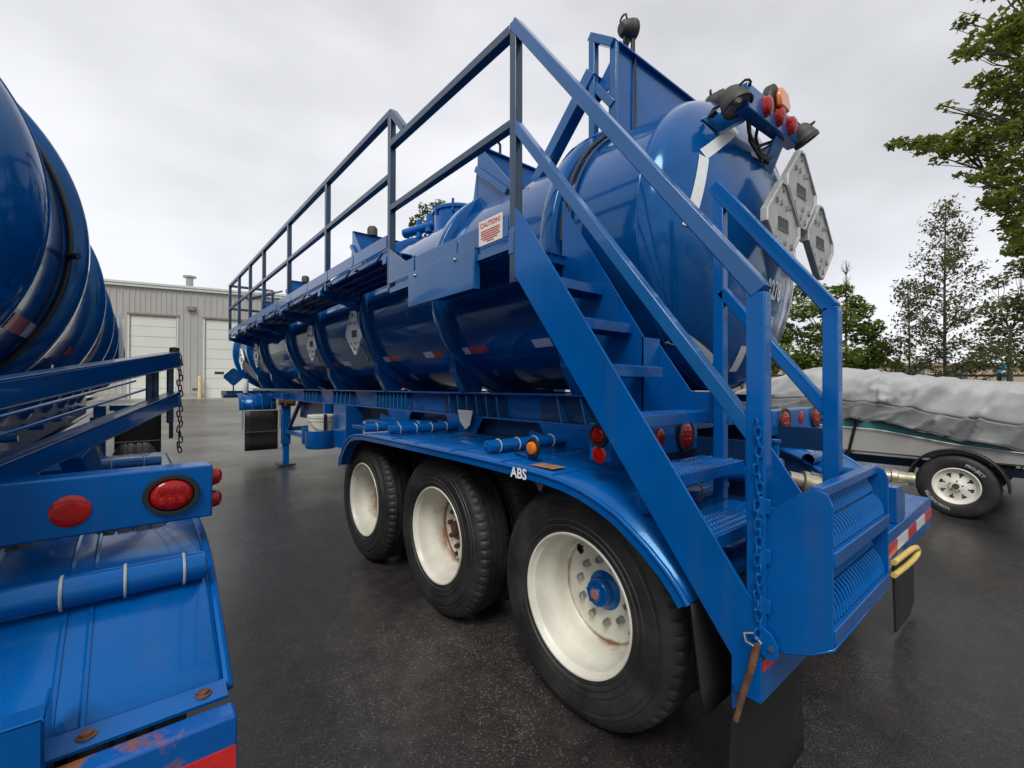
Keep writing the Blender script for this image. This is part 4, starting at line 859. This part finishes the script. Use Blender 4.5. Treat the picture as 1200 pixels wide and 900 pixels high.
# local: x along the wall, -y toward the camera (wall face y=0), z up
SIGN = 1 if (CAMP-WO).dot(Vector((-math.sin(math.atan2(WD.y, WD.x)), math.cos(math.atan2(WD.y, WD.x)), 0))) > 0 else -1
yo = lambda d: d*SIGN       # distance out of the wall toward the camera
HW, HE = 6.66, 6.95
doors = [(-7.1,-4.4),(-2.62,-.36),(1.08,3.95),(5.6,8.2)]
def panel(x0, x1, z0, z1):
    b = MB(); n = max(1, round((x1-x0)/.30)); pts = []
    for i in range(n):
        p = x0+(x1-x0)*i/n; wd = (x1-x0)/n
        pts += [(p, .0), (p+wd*.62, .0), (p+wd*.70, .028), (p+wd*.92, .028)]
    pts.append((x1, .0))
    vs = [(x, yo(d), z) for x, d in pts for z in (z0, z1)]
    b.add(vs, [(2*i, 2*i+1, 2*i+3, 2*i+2) for i in range(len(pts)-1)]); return b.build('wall_panel', WALLM, BLD, smooth=False)
edges = sorted({-14.0, 14.0} | {e for d in doors for e in d}); x = -14.0
segs = [(a, c) for a, c in zip(edges[:-1], edges[1:])]
for a, c in segs:
    isd = any(abs(a-d[0]) < 1e-6 for d in doors); n = max(1, round((c-a)/.9))
    for i in range(n): panel(a+(c-a)*i/n, a+(c-a)*(i+1)/n, 5.0 if isd else 0, HW)
MB().box(-14,14,min(yo(-.16),yo(-12)),max(yo(-.16),yo(-12)),-.1,HW-.05).build('shell', WALLM, BLD, smooth=False)
MB().box(-14.2,14.2,min(yo(-.3),yo(.16)),max(yo(-.3),yo(.16)),HW,HW+.14).build('eave_trim', TRIM, BLD)
MB().box(-14.25,14.25,min(yo(-.3),yo(.20)),max(yo(-.3),yo(.20)),HW+.14,HE).build('gutter', TRIM, BLD, bevel=.02)
for a, c in doors:
    dr = MB().box(a,c,min(yo(-.12),yo(-.1)),max(yo(-.12),yo(-.1)),0,5.0).build('garage_door', DOORM, BLD)
    for k in range(8):
        z0 = .02+k*.62; b = MB(); b.box(a+.03,c-.03,min(yo(-.10),yo(-.045)),max(yo(-.10),yo(-.045)),z0,z0+.605); b.build('door_panel', DOORM, dr, bevel=.012)
    for x in (a-.09, c): MB().box(x,x+.09,min(yo(-.1),yo(.035)),max(yo(-.1),yo(.035)),0,5.06).build('door_jamb', TRIM, dr)
    MB().box(a-.12,c+.12,min(yo(-.1),yo(.06)),max(yo(-.1),yo(.06)),5.0,5.12).build('door_header', mat('header_trim', (.20,.17,.13), .5, var=.1, vscale=8) if a == doors[0][0] else bpy.data.materials['header_trim'], dr)
MB().box(1.6,2.1,min(yo(-.045),yo(-.03)),max(yo(-.045),yo(-.03)),1.55,1.70).build('door_window', BLACK, BLD)
b = MB(); b.poly([(.18,yo(.02),5.45),(.18,yo(.22),5.45),(.18,yo(.16),5.68),(.18,yo(.02),5.72)], (.42,0,0)); wl = b.build('wall_light', mat('brown_fixture', (.16,.10,.08), .5, var=.2, vscale=10), BLD, bevel=.01)
MB().box(.22,.56,min(yo(.205),yo(.20)),max(yo(.205),yo(.20)),5.47,5.56).build('light_lens', mat('pink_lens', (.35,.16,.14), .3, var=.1, vscale=20), wl)
b = MB(); b.lathe([(.20,HE-.4),(.20,7.62),(.23,7.64),(.36,7.68),(.36,7.78),(.0001,7.86)], (.15,yo(-1.0),0), 'z', 20); b.build('vent_pipe', STEEL, BLD)
MB().box(.45,.75,min(yo(.03),yo(.06)),max(yo(.03),yo(.06)),.55,.64).build('outlet_box', BDARK, BLD)
b = MB()
for a, c in ((-14,-7.2),(-4.3,-2.72),(-.26,.98),(4.05,5.5),(8.3,14)): b.box(a,c,min(yo(0),yo(.09)),max(yo(0),yo(.09)),-.05,.34)
b.build('foundation', CONC, BLD, kind='stuff')
# bollard by the door and concrete apron
BO = thing('bollard', 'pale yellow bollard beside the right garage door of the warehouse', 'bollard', BLD.matrix_basis @ Vector((.86,yo(.35),0)))
b = MB(); b.lathe([(.10,-.1),(.10,1.28),(.085,1.36),(.05,1.40),(.0001,1.41)], (0,0,0), 'z', 20); b.build('post', mat('faded_yellow', (.62,.48,.28), .6, var=.15, vscale=6), BO)
b = MB(); b.lathe([(.13,-.1),(.13,.03),(.11,.05)], (0,0,0), 'z', 20); b.build('base_collar', CONC, BO)
ap = MB(); M4 = Matrix.Translation(WO) @ Matrix.Rotation(math.atan2(WD.y, WD.x), 4, 'Z')
ap.add([M4 @ Vector((x, yo(d), z)) for x in (-14, 14) for d, z in ((0,.035),(1.6,.035),(1.6,-.1))], [(0,1,4,3),(1,2,5,4)]); ap.build('pavement', CONC, kind='structure')
# ------------------------------------------------------------------ boat, its cover and its trailer
BX = 5.72
BT = thing('boat_trailer', 'black boat trailer with a white spoked wheel under the covered boat', 'trailer', (BX,-.62,0))
by = .0
wt = MB(); tp = [(.20,.03),(.205,.012),(.22,.0),(.25,-.006),(.29,-.008),(.32,-.002),(.345,.012),(.357,.03),(.36,.05)]
tp += [(.36,.09),(.352,.092),(.352,.10),(.36,.102),(.36,.13)]; tp += [(r, .26-d) for r, d in reversed(tp)]
wt.lathe(tp, (0,0,0), 'x', 120, rfun=lambda i, k, r: r-(.008 if r > .35 and k % 4 == 0 else 0))
WTM = wt.mesh('tyre', RUBBER, ang=30)
rm = MB(); rp = [(.212,.02),(.208,.004),(.200,.0),(.193,.012),(.185,.03),(.172,.05),(.165,.052),(.150,.050),(.125,.046),(.10,.040),(.08,.034),(.060,.028),(.058,.012),(.050,.008),(.0001,.006)]
def sk(i, k):
    kk = k % 10; return (i == 7 and kk < 4) or (i == 8 and 1 <= kk < 3)
rm.lathe(rp, (0,0,0), 'x', 80, skip=sk); rm.lathe([(.20,.06),(.19,.12),(.19,.22),(.0001,.22)], (0,0,0), 'x', 32); RMM = rm.mesh('rim', WHITE, ang=30)
WZ = .362
for s in (-1, 1):
    wo = link(RMM, 'wheel', BT, (s*(BX-4.49), by, WZ), (.15, 0, 0 if s < 0 else PI)); ty = link(WTM, 'tyre', wo, (0,0,0))
    b = MB(); b.lathe([(.0001,-.02),(.022,-.018),(.030,-.008),(.032,.01)], (0,0,0), 'x', 16); b.build('hub_cap', RUST, wo)
    for k in range(5):
        a = k*2*PI/5+.3; b = MB(); b.lathe([(.0001,.006),(.009,.008),(.010,.03)], (0,.055*math.cos(a),.055*math.sin(a)), 'x', 6); b.build('lug_nut', BLACK, wo)
    if s < 0:
        def arc(word, mid, rr):
            def fn(u, v):
                a = mid-u/rr; return (-.0125, -(rr+v)*math.cos(a) , (rr+v)*math.sin(a))
            return text_on(word, .044, fn)
        arc('PRO-JECT', 1.05, .262).build('tyre_lettering', TYPRINT, ty, smooth=False)
        def arc2(word, mid, rr):
            def fn(u, v):
                a = mid+u/rr; return (-.0125, -(rr-v)*math.cos(a), (rr-v)*math.sin(a))
            return text_on(word, .050, fn)
        arc('TOW-MASTER', 4.15, .262).build('tyre_lettering', TYPRINT, ty, smooth=False)
    n = 24; ar = [(by+.42*math.cos(a), WZ+.42*math.sin(a)) for a in [-.05+PI*1.02*i/n for i in range(n+1)]]; ar = [(by+.60,WZ+.05)]+[(by+.56, WZ+.10)]+ar[2:-1]+[(by-.50, WZ+.03), (by-.56, WZ-.03)] if False else ar
    b = MB(); x0 = s*(BX-4.47); x1 = s*(BX-4.76)
    b.add([(x, y, z) for y, z in ar for x in (x0, x1)], [(2*i, 2*i+1, 2*i+3, 2*i+2) for i in range(n)]); fb = b.build('wheel_fender', BLACK, BT, solid=.01, ang=60)
    b = MB(); b.tube([(x0, y, z) for y, z in ar], .012, 8); b.build('fender_edge', BLACK, fb)
    MB().box(min(s*.62,s*.70), max(s*.62,s*.70), -2.6, 2.9, .46, .56).build('frame_beam', BDARK, BT, bevel=.004)
    MB().box(min(s*.40,s*.55), max(s*.40,s*.55), -2.4, 2.0, .60, .66).build('bunk', BLACK, BT, bevel=.006)
    for y in (-1.5, 1.2): MB().box(min(s*.45,s*.5),max(s*.45,s*.5),y-.03,y+.03,.5,.61).build('bunk_post', BDARK, BT)
MB().beam((-.62,2.9,.51),(0,4.6,.5),.08,.10).build('tongue', BDARK, BT); MB().beam((.62,2.9,.51),(0,4.6,.5),.08,.10).build('tongue', BDARK, BT)
for y in (-2.5,-.0,1.4,2.8): MB().box(-.66,.66,y-.04,y+.04,.45,.53).build('cross_beam', BDARK, BT)
MB().cyl((-1.1,0,WZ),(1.1,0,WZ),.04,12).build('axle', BDARK, BT)
MB().box(-1.16,-1.10,-2.5,-.9,.56,.60).build('guide_rail', STEEL, BT, bevel=.004); MB().box(-1.16,-.7,-1.0,-.96,.53,.57).build('guide_arm', BLACK, BT)
BOAT = thing('boat', 'grey boat hull with a teal stripe sitting on the black trailer', 'boat', (BX,0,0))
def bw(y):                        # half beam
    return 1.09 if y < .3 else 1.09*max(.0, 1-((y-.3)/3.3)**2.2)
def keel(y): return .60 if y < .8 else .60+.55*((y-.8)/2.8)**2
def chine(y): return .635+.0*y if y < .8 else .635+.42*((y-.8)/2.8)**1.5
def sheer(y): return .875+.17*(max(-1.1, min(.1, y))+.6)*(1 if y > -.6 else .5)+.035*max(0, y-.1)
NY = 50; Y0, Y3 = -3.0, 3.58
def yy(t): return Y0+(Y3-Y0)*t
SEC = lambda y: [(-bw(y)*.0, keel(y)), (-bw(y)*.55, keel(y)+(chine(y)-keel(y))*.6), (-bw(y)*.95, chine(y)), (-bw(y)*.975, chine(y)+.02), (-bw(y)*1.0, sheer(y)-.045)]
def hullside(lst, nm, mt, par=BOAT):
    b = MB()
    for s in (-1, 1):
        vs = []
        for i in range(NY+1):
            y = yy(i/NY); vs += [(x*-s, y, z) for x, z in lst(y)]
        k = len(lst(0)); b.add(vs, [(i*k+j, (i+1)*k+j, (i+1)*k+j+1, i*k+j+1) for i in range(NY) for j in range(k-1)])
    return b.build(nm, mt, par, ang=30)
hullside(SEC, 'hull', HULL)
hullside(lambda y: [(-bw(y)*1.001, sheer(y)-.045), (-bw(y)*1.004-.003, sheer(y)+.06), (-bw(y)*.99, sheer(y)+.07)], 'side_stripe', TEAL)
hullside(lambda y: [(-bw(y)*1.012-.004, sheer(y)-.052), (-bw(y)*1.012-.010, sheer(y)-.048), (-bw(y)*1.012-.004, sheer(y)-.040)], 'rub_rail', TRIM)
b = MB(); b.poly([(-bw(0),Y0,sheer(Y0)), (bw(0),Y0,sheer(Y0)), (bw(0)*.97,Y0,.66), (0,Y0,.60), (-bw(0)*.97,Y0,.66)], (0,.03,0)); b.build('transom', HULL, BOAT)
# cover
CV = [(-3.1,1.30),(-2.2,1.50),(-1.1,1.555),(-.5,1.60),(0,1.665),(.6,1.765),(1.0,1.825),(1.42,1.70),(1.9,1.50),(2.5,1.25),(3.2,1.10),(3.62,1.06)]
def ridge(y):
    for (a, za), (c, zc) in zip(CV[:-1], CV[1:]):
        if y <= c: t_ = (y-a)/(c-a); t_ = max(0, t_); return za+(zc-za)*t_
    return CV[-1][1]
def cover_pt(t, q):
    y = yy(t)*1.0+.0; a = (q-.5)*2; s = 1 if a > 0 else -1; a = abs(a)
    top = sum(ridge(y+d*.06) for d in range(-3, 4))/7; hw = bw(y)+.035; bot = sheer(y)+.055-.075*min(1, max(0, (-.15-y)/.8))+.012*math.sin(y*5)+.008*math.sin(y*13+1)
    if a < .55: k = a/.55; x = hw*.90*k; z = top-(top-bot)*(.16*k**1.6)
    elif a < .80: k = (a-.55)/.25; x = hw*(.90+.10*k**.6); z = top-(top-bot)*(.16+.42*k)
    else: k = (a-.80)/.20; x = hw*(1.0-.012*k); z = top-(top-bot)*(.58+.42*k)
    p = Vector((x*s, y, z))
    # folds: diagonal pleats pulled down toward the gunwale, sag between the bows
    am = min(1, max(0, (a-.18)/.4)); ph = 11*y*(1+.1*math.sin(y*2))-10*a+2.2*noise.noise((y*1.1, a*2, 3))
    w1 = max(0, math.sin(ph))**2.5*.06*am*(.4+.6*abs(noise.noise((y*.9, a*1.3, 7)))*2)
    w2 = .024*math.sin(23*y-13*a+3*noise.noise((y*2, a*3, 1)))*max(0, noise.noise((y*1.4, a*2.5, 5))+.15)*2
    w3 = .018*noise.noise((y*1.3, a*2.2, 11))*(.3+.7*am)
    uu = y*2.0-a*1.8; vv = y*.5+a*1.1; cr_ = (1-abs(noise.noise((uu*2.1, vv*1.2, 21)))*2.2); w4 = max(0, cr_)**5*.055*(1.2 if y < .1 else .5)*am; uu2 = y*.6-a*3.2; w5 = max(0, 1-abs(noise.noise((uu2*2.4, y*.5, 31)))*2.4)**5*.022*(1 if y > -.2 else .3)
    o = w1*.7+w2+w3+w4+w5
    return p+Vector((-s*-1*o*(.2+.8*a), 0, o*(1-.6*a)))
TC = thing('boat_cover', 'wrinkled grey canvas cover stretched over the boat', 'boat cover', (BX,0,0))
b = MB(); b.grid(320, 70, lambda t, q: cover_pt(t, .085+.83*q)); b.build('canvas', TARP, TC, ang=180, solid=.004)
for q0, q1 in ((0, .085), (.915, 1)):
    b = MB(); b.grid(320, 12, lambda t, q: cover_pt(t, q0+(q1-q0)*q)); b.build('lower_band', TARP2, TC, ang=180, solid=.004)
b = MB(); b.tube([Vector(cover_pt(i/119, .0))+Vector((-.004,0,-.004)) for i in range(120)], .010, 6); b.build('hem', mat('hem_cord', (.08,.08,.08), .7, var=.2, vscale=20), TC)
for y in (.32, -1.6):
    b = MB(); p = (-bw(y)-.05, y, sheer(y)+.10); b.beam(p, (-bw(y)*.97, y+.13, .56), .035, .006, (1,0,0)); b.beam((-bw(y)-.06,y,sheer(y)+.09),(-bw(y)-.05,y-.02,sheer(y)+.02),.05,.012,(1,0,0)); b.build('tie_strap', BLACK, TC)
# ------------------------------------------------------------------ trees
LEAFV = [(-.5,0,0),(-.2,.42,.06),(.5,.0,0),(-.2,-.42,.06)]
def leaf_shape(kind):
    if kind == 'maple': return [(-.5,0,0),(-.25,.22,.05),(-.1,.55,.02),(.12,.25,.06),(.55,.0,-.05),(.12,-.25,.06),(-.1,-.55,.02),(-.25,-.22,.05)]
    return [(-.5,0,0),(-.1,.26,.05),(.5,0,-.03),(-.1,-.26,.05)]
def leaves(pts, size, kind='leaf', droop=.5):
    sh = leaf_shape(kind); n = len(sh); vs = []; fs = []
    for p in pts:
        a = random.uniform(0, 2*PI); s = size*random.uniform(.6, 1.3)
        q = Matrix.Rotation(a, 3, 'Z') @ Matrix.Rotation(random.gauss(.35, .5)*droop*1.6, 3, 'Y') @ Matrix.Rotation(random.gauss(0, .55), 3, 'X')
        o = len(vs)
        for v in sh: vs.append(tuple(Vector(p)+q @ (Vector(v)*s)))
        fs.append(tuple(range(o, o+n)))
    b = MB(); b.v = vs; b.f = fs; return b
def limb(b, p, q, r0, r1, bend=.08, n=6):
    p, q = Vector(p), Vector(q); L = (q-p).length; o = Vector((random.uniform(-1,1), random.uniform(-1,1), random.uniform(-.3,.6)))*L*bend
    pts = [p+(q-p)*(i/n)+o*math.sin(PI*i/n) for i in range(n+1)]; b.tube(pts, [r0+(r1-r0)*i/n for i in range(n+1)], 7); return pts
def clump(c, rad, n, flat=.6):
    out_ = []
    for _ in range(n):
        while True:
            v = Vector((random.uniform(-1,1), random.uniform(-1,1), random.uniform(-1,1)))
            if v.length <= 1 and random.random() < .35+.65*v.length: break
        out_.append(Vector(c)+Vector((v.x*rad, v.y*rad, v.z*rad*flat)))
    return out_
def tree(name, label, base, top_c, clumps, size, lm, trunk_r, kind='leaf', dens=110, flat=.6, cat='tree', group=None, extra=None):
    base = Vector(base); t_ = thing(name, label, cat, base, 0, group); bt = MB(); tc_ = Vector(top_c)-base
    tp = limb(bt, (0,0,-.1), tc_, trunk_r, trunk_r*.2, .03, 10); P_ = []
    for ix_, (c, rad) in enumerate(clumps):
        c = Vector(c)-base; zt = min(c.z-.12*(Vector((c.x,c.y)).length), tc_.z*.95); k = min(range(len(tp)), key=lambda i: abs(tp[i].z-max(tc_.z*.15, zt)))
        ci_ = 0 if ix_ < 36 else 1
        sp_ = limb(bt, tp[k], c, trunk_r*.22, trunk_r*.04, .10) if not ci_ else [c+Vector((.35,.1,-.1)), c+Vector((.3,.1,-.1)), c+Vector((.25,.05,-.05)), c, c, c]
        for _ in range(5 if not ci_ else 2):
            s_ = random.choice(sp_[3:]); limb(bt, s_, c+Vector((random.uniform(-1,1), random.uniform(-1,1), random.uniform(-.6,.8)))*rad*.9, trunk_r*.07, trunk_r*.02, .1, 3)
        P_ += clump(c, rad, int(dens*rad*rad/(size*size*7.5)), flat)
    bt.build('trunk', BARK, t_); leaves(P_, size, kind).build('crown', lm, t_, smooth=False, kind='stuff', norm=False); return t_
def pxc(lst, d): return [(at(x, y, d+dd), r) for x, y, dd, r in lst]
def foot(px, d): p = at(px, 452, d); return Vector((p.x, p.y, gz(p.y)))
# big maple standing just outside the picture on the right, its boughs reaching in
D1 = 9.0; mp_ = []
for (x, y, r_) in ((1210,20,.75),(1165,45,.55),(1135,60,.30),(1130,25,.25),(1205,95,.6),(1175,105,.4),(1150,95,.25),(1215,150,.7),(1165,165,.45),(1120,165,.38),(1085,172,.30),(1052,168,.20),(1185,130,.4),(1140,140,.28),(1110,125,.16),(1195,185,.5),(1150,180,.35),(1105,185,.25),(1225,230,.35),(1180,215,.35),(1150,210,.22),(1125,205,.14),(1195,260,.35),(1205,290,.40),(1175,245,.2),(1235,70,.55),(1235,300,.35),(1280,150,.8),(1300,60,1.3),(1350,220,.7),(1400,100,1.5),(1420,250,1.3),(1350,-60,1.5),(1250,-60,1.0),(1180,-30,.6)):
    mp_.append((x, y, random.uniform(.0,1.2), r_))
for _ in range(64):
    y = random.uniform(-20, 300); x = random.uniform(1125+70*abs((y-165)/150), 1225); mp_.append((x, y, random.uniform(-.3,1.3), random.uniform(.12,.32)))
for _ in range(16): x = random.uniform(1045, 1150); mp_.append((x, 170+random.uniform(-.12,.12)*(x-1040), random.uniform(0,.8), random.uniform(.12,.2)))
mbase = foot(1330, 10.5)
tree('maple_tree', 'leafy green maple whose boughs reach in from the upper right corner', mbase, mbase+Vector((0,0,9)), pxc(mp_, D1), .12, LEAF1, .24, 'maple', 85, .5)
# tall thin sapling behind the boat
def feather(name, label, px, d, ytop, wpx, lm, size, trunk_r, n, gap=.15):
    base = foot(px, d); t_ = thing(name, label, 'tree', base); H = at(px, ytop, d).z-base.z; bt = MB(); tp = limb(bt, (0,0,-.1), (random.uniform(-.1,.1),0,H), trunk_r, .012, .012, 14); P_ = []
    for i in range(n):
        f = gap+(1-gap)*(i/n)**.9; z = H*f; L = wpx*d/FPX*(1-f)**.75*random.uniform(.55,1.1)+.25; a = random.uniform(0, 2*PI); up = random.uniform(.25,.6)
        k = min(len(tp)-1, int(f*14)); p0 = tp[k].lerp(tp[min(k+1,14)], f*14-int(f*14)); q = p0+Vector((math.cos(a)*L, math.sin(a)*L, L*up)); sp_ = limb(bt, p0, q, max(.008, trunk_r*.22*(1-f)+.006), .004, .06, 6)
        for j in range(int(L*26)+6):
            t2 = random.uniform(.25,1.05); i2 = min(5, int(t2*6)); c = sp_[i2].lerp(sp_[i2+1], min(1, t2*6-i2)); P_.append(c+Vector((random.gauss(0,.13), random.gauss(0,.13), random.gauss(.0,.10))))
    bt.build('trunk', BARK, t_); leaves(P_, size, 'leaf', .8).build('crown', lm, t_, smooth=False, kind='stuff', norm=False); return t_
feather('young_tree', 'tall slim young tree with sparse feathery branches behind the boat', 1109, 17, 238, 66, LEAF3, .14, .075, 150, .14)
feather('young_tree', 'short young tree with yellowish leaves left of the tall slim tree', 1064, 19, 330, 46, LEAF3, .15, .05, 80, .1)
bb = foot(975, 20)
bl = [(970,345,.2,.5),(990,340,.4,.4),(1010,365,.3,.5),(1022,385,.2,.5),(935,345,.5,.5),(1030,410,.1,.5),(930,420,0,.8),(955,395,.5,.8),(985,375,0,.75),(1000,355,.3,.45),(965,360,.6,.6),(940,365,0,.6),(1010,390,.4,.65),(1015,420,0,.7),(980,420,-.4,.9),(920,390,.8,.6),(1030,425,.5,.4),(960,340,.5,.35),(1025,400,.6,.4),(905,400,1,.8),(890,430,1,.8),(945,430,-.2,.8),(1000,425,.2,.7),(1050,425,1.2,.35)]
tree('bushy_tree', 'dense bright green bushy tree behind the rear of the tank', bb, bb+Vector((0,0,3.2)), pxc(bl, 20), .17, LEAF2, .14, 'maple', 230, .8)
db = foot(1185, 21)
dl = [(1165,420,0,.8),(1190,400,.5,1.0),(1215,420,0,1.0),(1180,365,.2,.8),(1205,350,0,.8),(1160,385,.5,.5),(1170,330,.5,.45),(1195,315,.2,.6),(1150,410,.2,.45),(1225,370,0,1.0),(1140,430,.6,.4),(1215,310,.3,.7)]
tree('shade_tree', 'dark green tree at the right edge behind the covered boat', db, db+Vector((0,0,4.5)), pxc(dl, 21), .17, LEAF4, .16, 'maple', 140, .8)
# bare dead top behind the bushy tree
base = foot(992, 32); t_ = thing('bare_tree', 'bare leafless tree top poking up behind the bushy tree', 'tree', base); bt = MB(); H = at(992, 305, 32).z-base.z
tp = limb(bt, (0,0,-.1), (0,0,H), .12, .02, .01, 10)
for i in range(26):
    k = random.randint(5, 9); L = random.uniform(1.0,2.6)*(1.15-k/10); a = random.uniform(0, 2*PI); q = tp[k]+Vector((math.cos(a)*L*.45, math.sin(a)*L*.45, L*.8)); sp_ = limb(bt, tp[k], q, .03, .010, .05, 4)
    for _ in range(3): s_ = random.choice(sp_[1:]); limb(bt, s_, s_+Vector((random.uniform(-.4,.4), random.uniform(-.4,.4), random.uniform(.3,.7))), .012, .006, .05, 2)
bt.build('trunk', BARK, t_)
# far maple seen over the tank
fb = foot(505, 38)
fl = [(490,262,0,.8),(497,245,.5,.6),(483,275,0,.6),(515,245,.6,.9),(530,255,.5,1.2),(505,270,0,1.0),(545,270,.3,1.3),(520,290,0,1.5),(490,300,0,1.2),(560,300,.5,1.5),(500,330,0,1.5),(550,340,0,1.6)]
tree('distant_tree', 'distant tree top showing above the tank between the handrail posts', fb, at(505, 270, 38), pxc(fl, 38), .30, LEAF4, .3, 'maple', 130, .85)
# ------------------------------------------------------------------ far right: low building, parked cars, fence, blue sign
FB = thing('low_building', 'long low tan building far behind the covered boat', 'building', (at(1080, 440, 46)[0], at(1080, 440, 46)[1], 0), math.radians(-40))
TAN = mat('tan_wall', (.40,.30,.22), .8, var=.1, vscale=.6)
MB().box(-16,16,0,8,0,3.7).build('wall', TAN, FB); MB().box(-16.3,16.3,-.3,8.3,3.7,3.95).build('roof', mat('tan_roof', (.34,.27,.21), .7, var=.1, vscale=1), FB)
for i in range(7): MB().box(-14+i*4.3,-12.6+i*4.3,-.04,.02,2.3,3.2).build('window', mat('far_glass', (.10,.11,.12), .2, var=.2, vscale=2) if i == 0 else bpy.data.materials['far_glass'], FB)
def car(px, d, rz, mt, label):
    p = foot(px, d); c = thing('parked_car', label, 'car', p, rz, 'cars parked beyond the boat')
    body = [(-2.2,.35),(-2.25,.75),(-2.0,.92),(-1.35,.98),(-.75,1.42),(.55,1.45),(1.25,1.02),(2.05,.86),(2.25,.62),(2.2,.35)]
    b = MB(); b.poly([(x, -.85, z) for x, z in body], (0,1.7,0)); b.build('body', mt, c, bevel=.05)
    gl = bpy.data.materials['far_glass']
    for s in (-1, 1): MB().poly([(-1.1,s*.856,1.02),(-.68,s*.856,1.36),(.50,s*.856,1.38),(1.0,s*.856,1.04)], (0,s*.004,0)).build('window', gl, c, smooth=False)
    b = MB(); b.add([(1.20,-.75,1.07),(1.20,.75,1.07),(.60,.70,1.43),(.60,-.70,1.43)], [(0,1,2,3)]); b.build('windscreen', gl, c, solid=.01)
    for x in (-1.4, 1.4):
        for s in (-1, 1):
            b = MB(); b.lathe([(.0001,-.10),(.19,-.10),(.21,-.11),(.32,-.10),(.33,-.06),(.33,.10),(.0001,.10)], (x, s*.80, .33), 'y', 24); b.build('wheel', RUBBER, c)
    return c
car(1150, 27, math.radians(-55), mat('silver_paint', (.36,.37,.38), .3, metal=.4, coat=.6, var=.05, vscale=3), 'silver parked car whose roof shows above the boat cover')
car(1205, 25, math.radians(-55), mat('grey_car_paint', (.16,.17,.18), .3, metal=.4, coat=.6, var=.05, vscale=3), 'dark grey parked car at the right edge behind the boat cover')
BS = thing('blue_sign', 'small tilted blue sign on a post in front of the dark tree', 'sign', foot(1176, 24))
MB().cyl((0,0,0),(0,0,2.3),.03,8).build('post', STEEL, BS)
b = MB(); b.poly([(-.42,0,2.1),(.16,0,1.98),(.42,0,2.62),(-.10,0,2.78)], (0,.03,0)); bp2 = b.build('panel', mat('sign_blue', (.05,.30,.50), .4, var=.1, vscale=5), BS); bp2.rotation_euler = (0,0,math.radians(-50))
b = MB(); b.poly([(-.2,-.006,2.25),(.1,-.006,2.45),(.15,-.006,2.38),(-.1,-.006,2.2)], (0,.004,0)); c_ = b.build('symbol', PRINT, bp2, smooth=False)
FN = thing('rail_fence', 'dark horizontal rail fence seen low behind the tank and boat', 'fence', foot(905, 24), math.radians(-45))
for z in (.7, 1.2, 1.7, 2.1): MB().box(-4,16,-.03,.03,z-.06,z+.06).build('rail', BARK, FN)
for i in range(9): MB().box(-4+i*2.5-.06,-4+i*2.5+.06,.03,.13,0,2.25).build('fence_post', BARK, FN)
b = MB(); gp = [(9+x*.0, 0, 0) for x in range(1)]
c0 = foot(1000, 32); b.grid(12, 12, lambda a, c: (20+50*a, -14+45*c, .012+.02*noise.noise((a*9, c*9, 1)))); b.build('grass', mat('lawn', (.06,.09,.02), .9, var=.4, vscale=2, bump=.5, bscale=30), kind='structure')

# wood across the yard behind the camera (it shows in the paint)
P_ = []
for i in range(46):
    a = math.radians(100+i*3.0); R_ = random.uniform(24, 34); c = Vector((CAMP.x+R_*math.sin(a), CAMP.y+R_*math.cos(a), random.uniform(2.0, 6.5))); P_ += clump(c, random.uniform(2.0, 3.4), 170, .9)
wd_ = leaves(P_, .75, 'leaf'); wd_.build('wood', LEAF4, smooth=False, kind='stuff', norm=False)
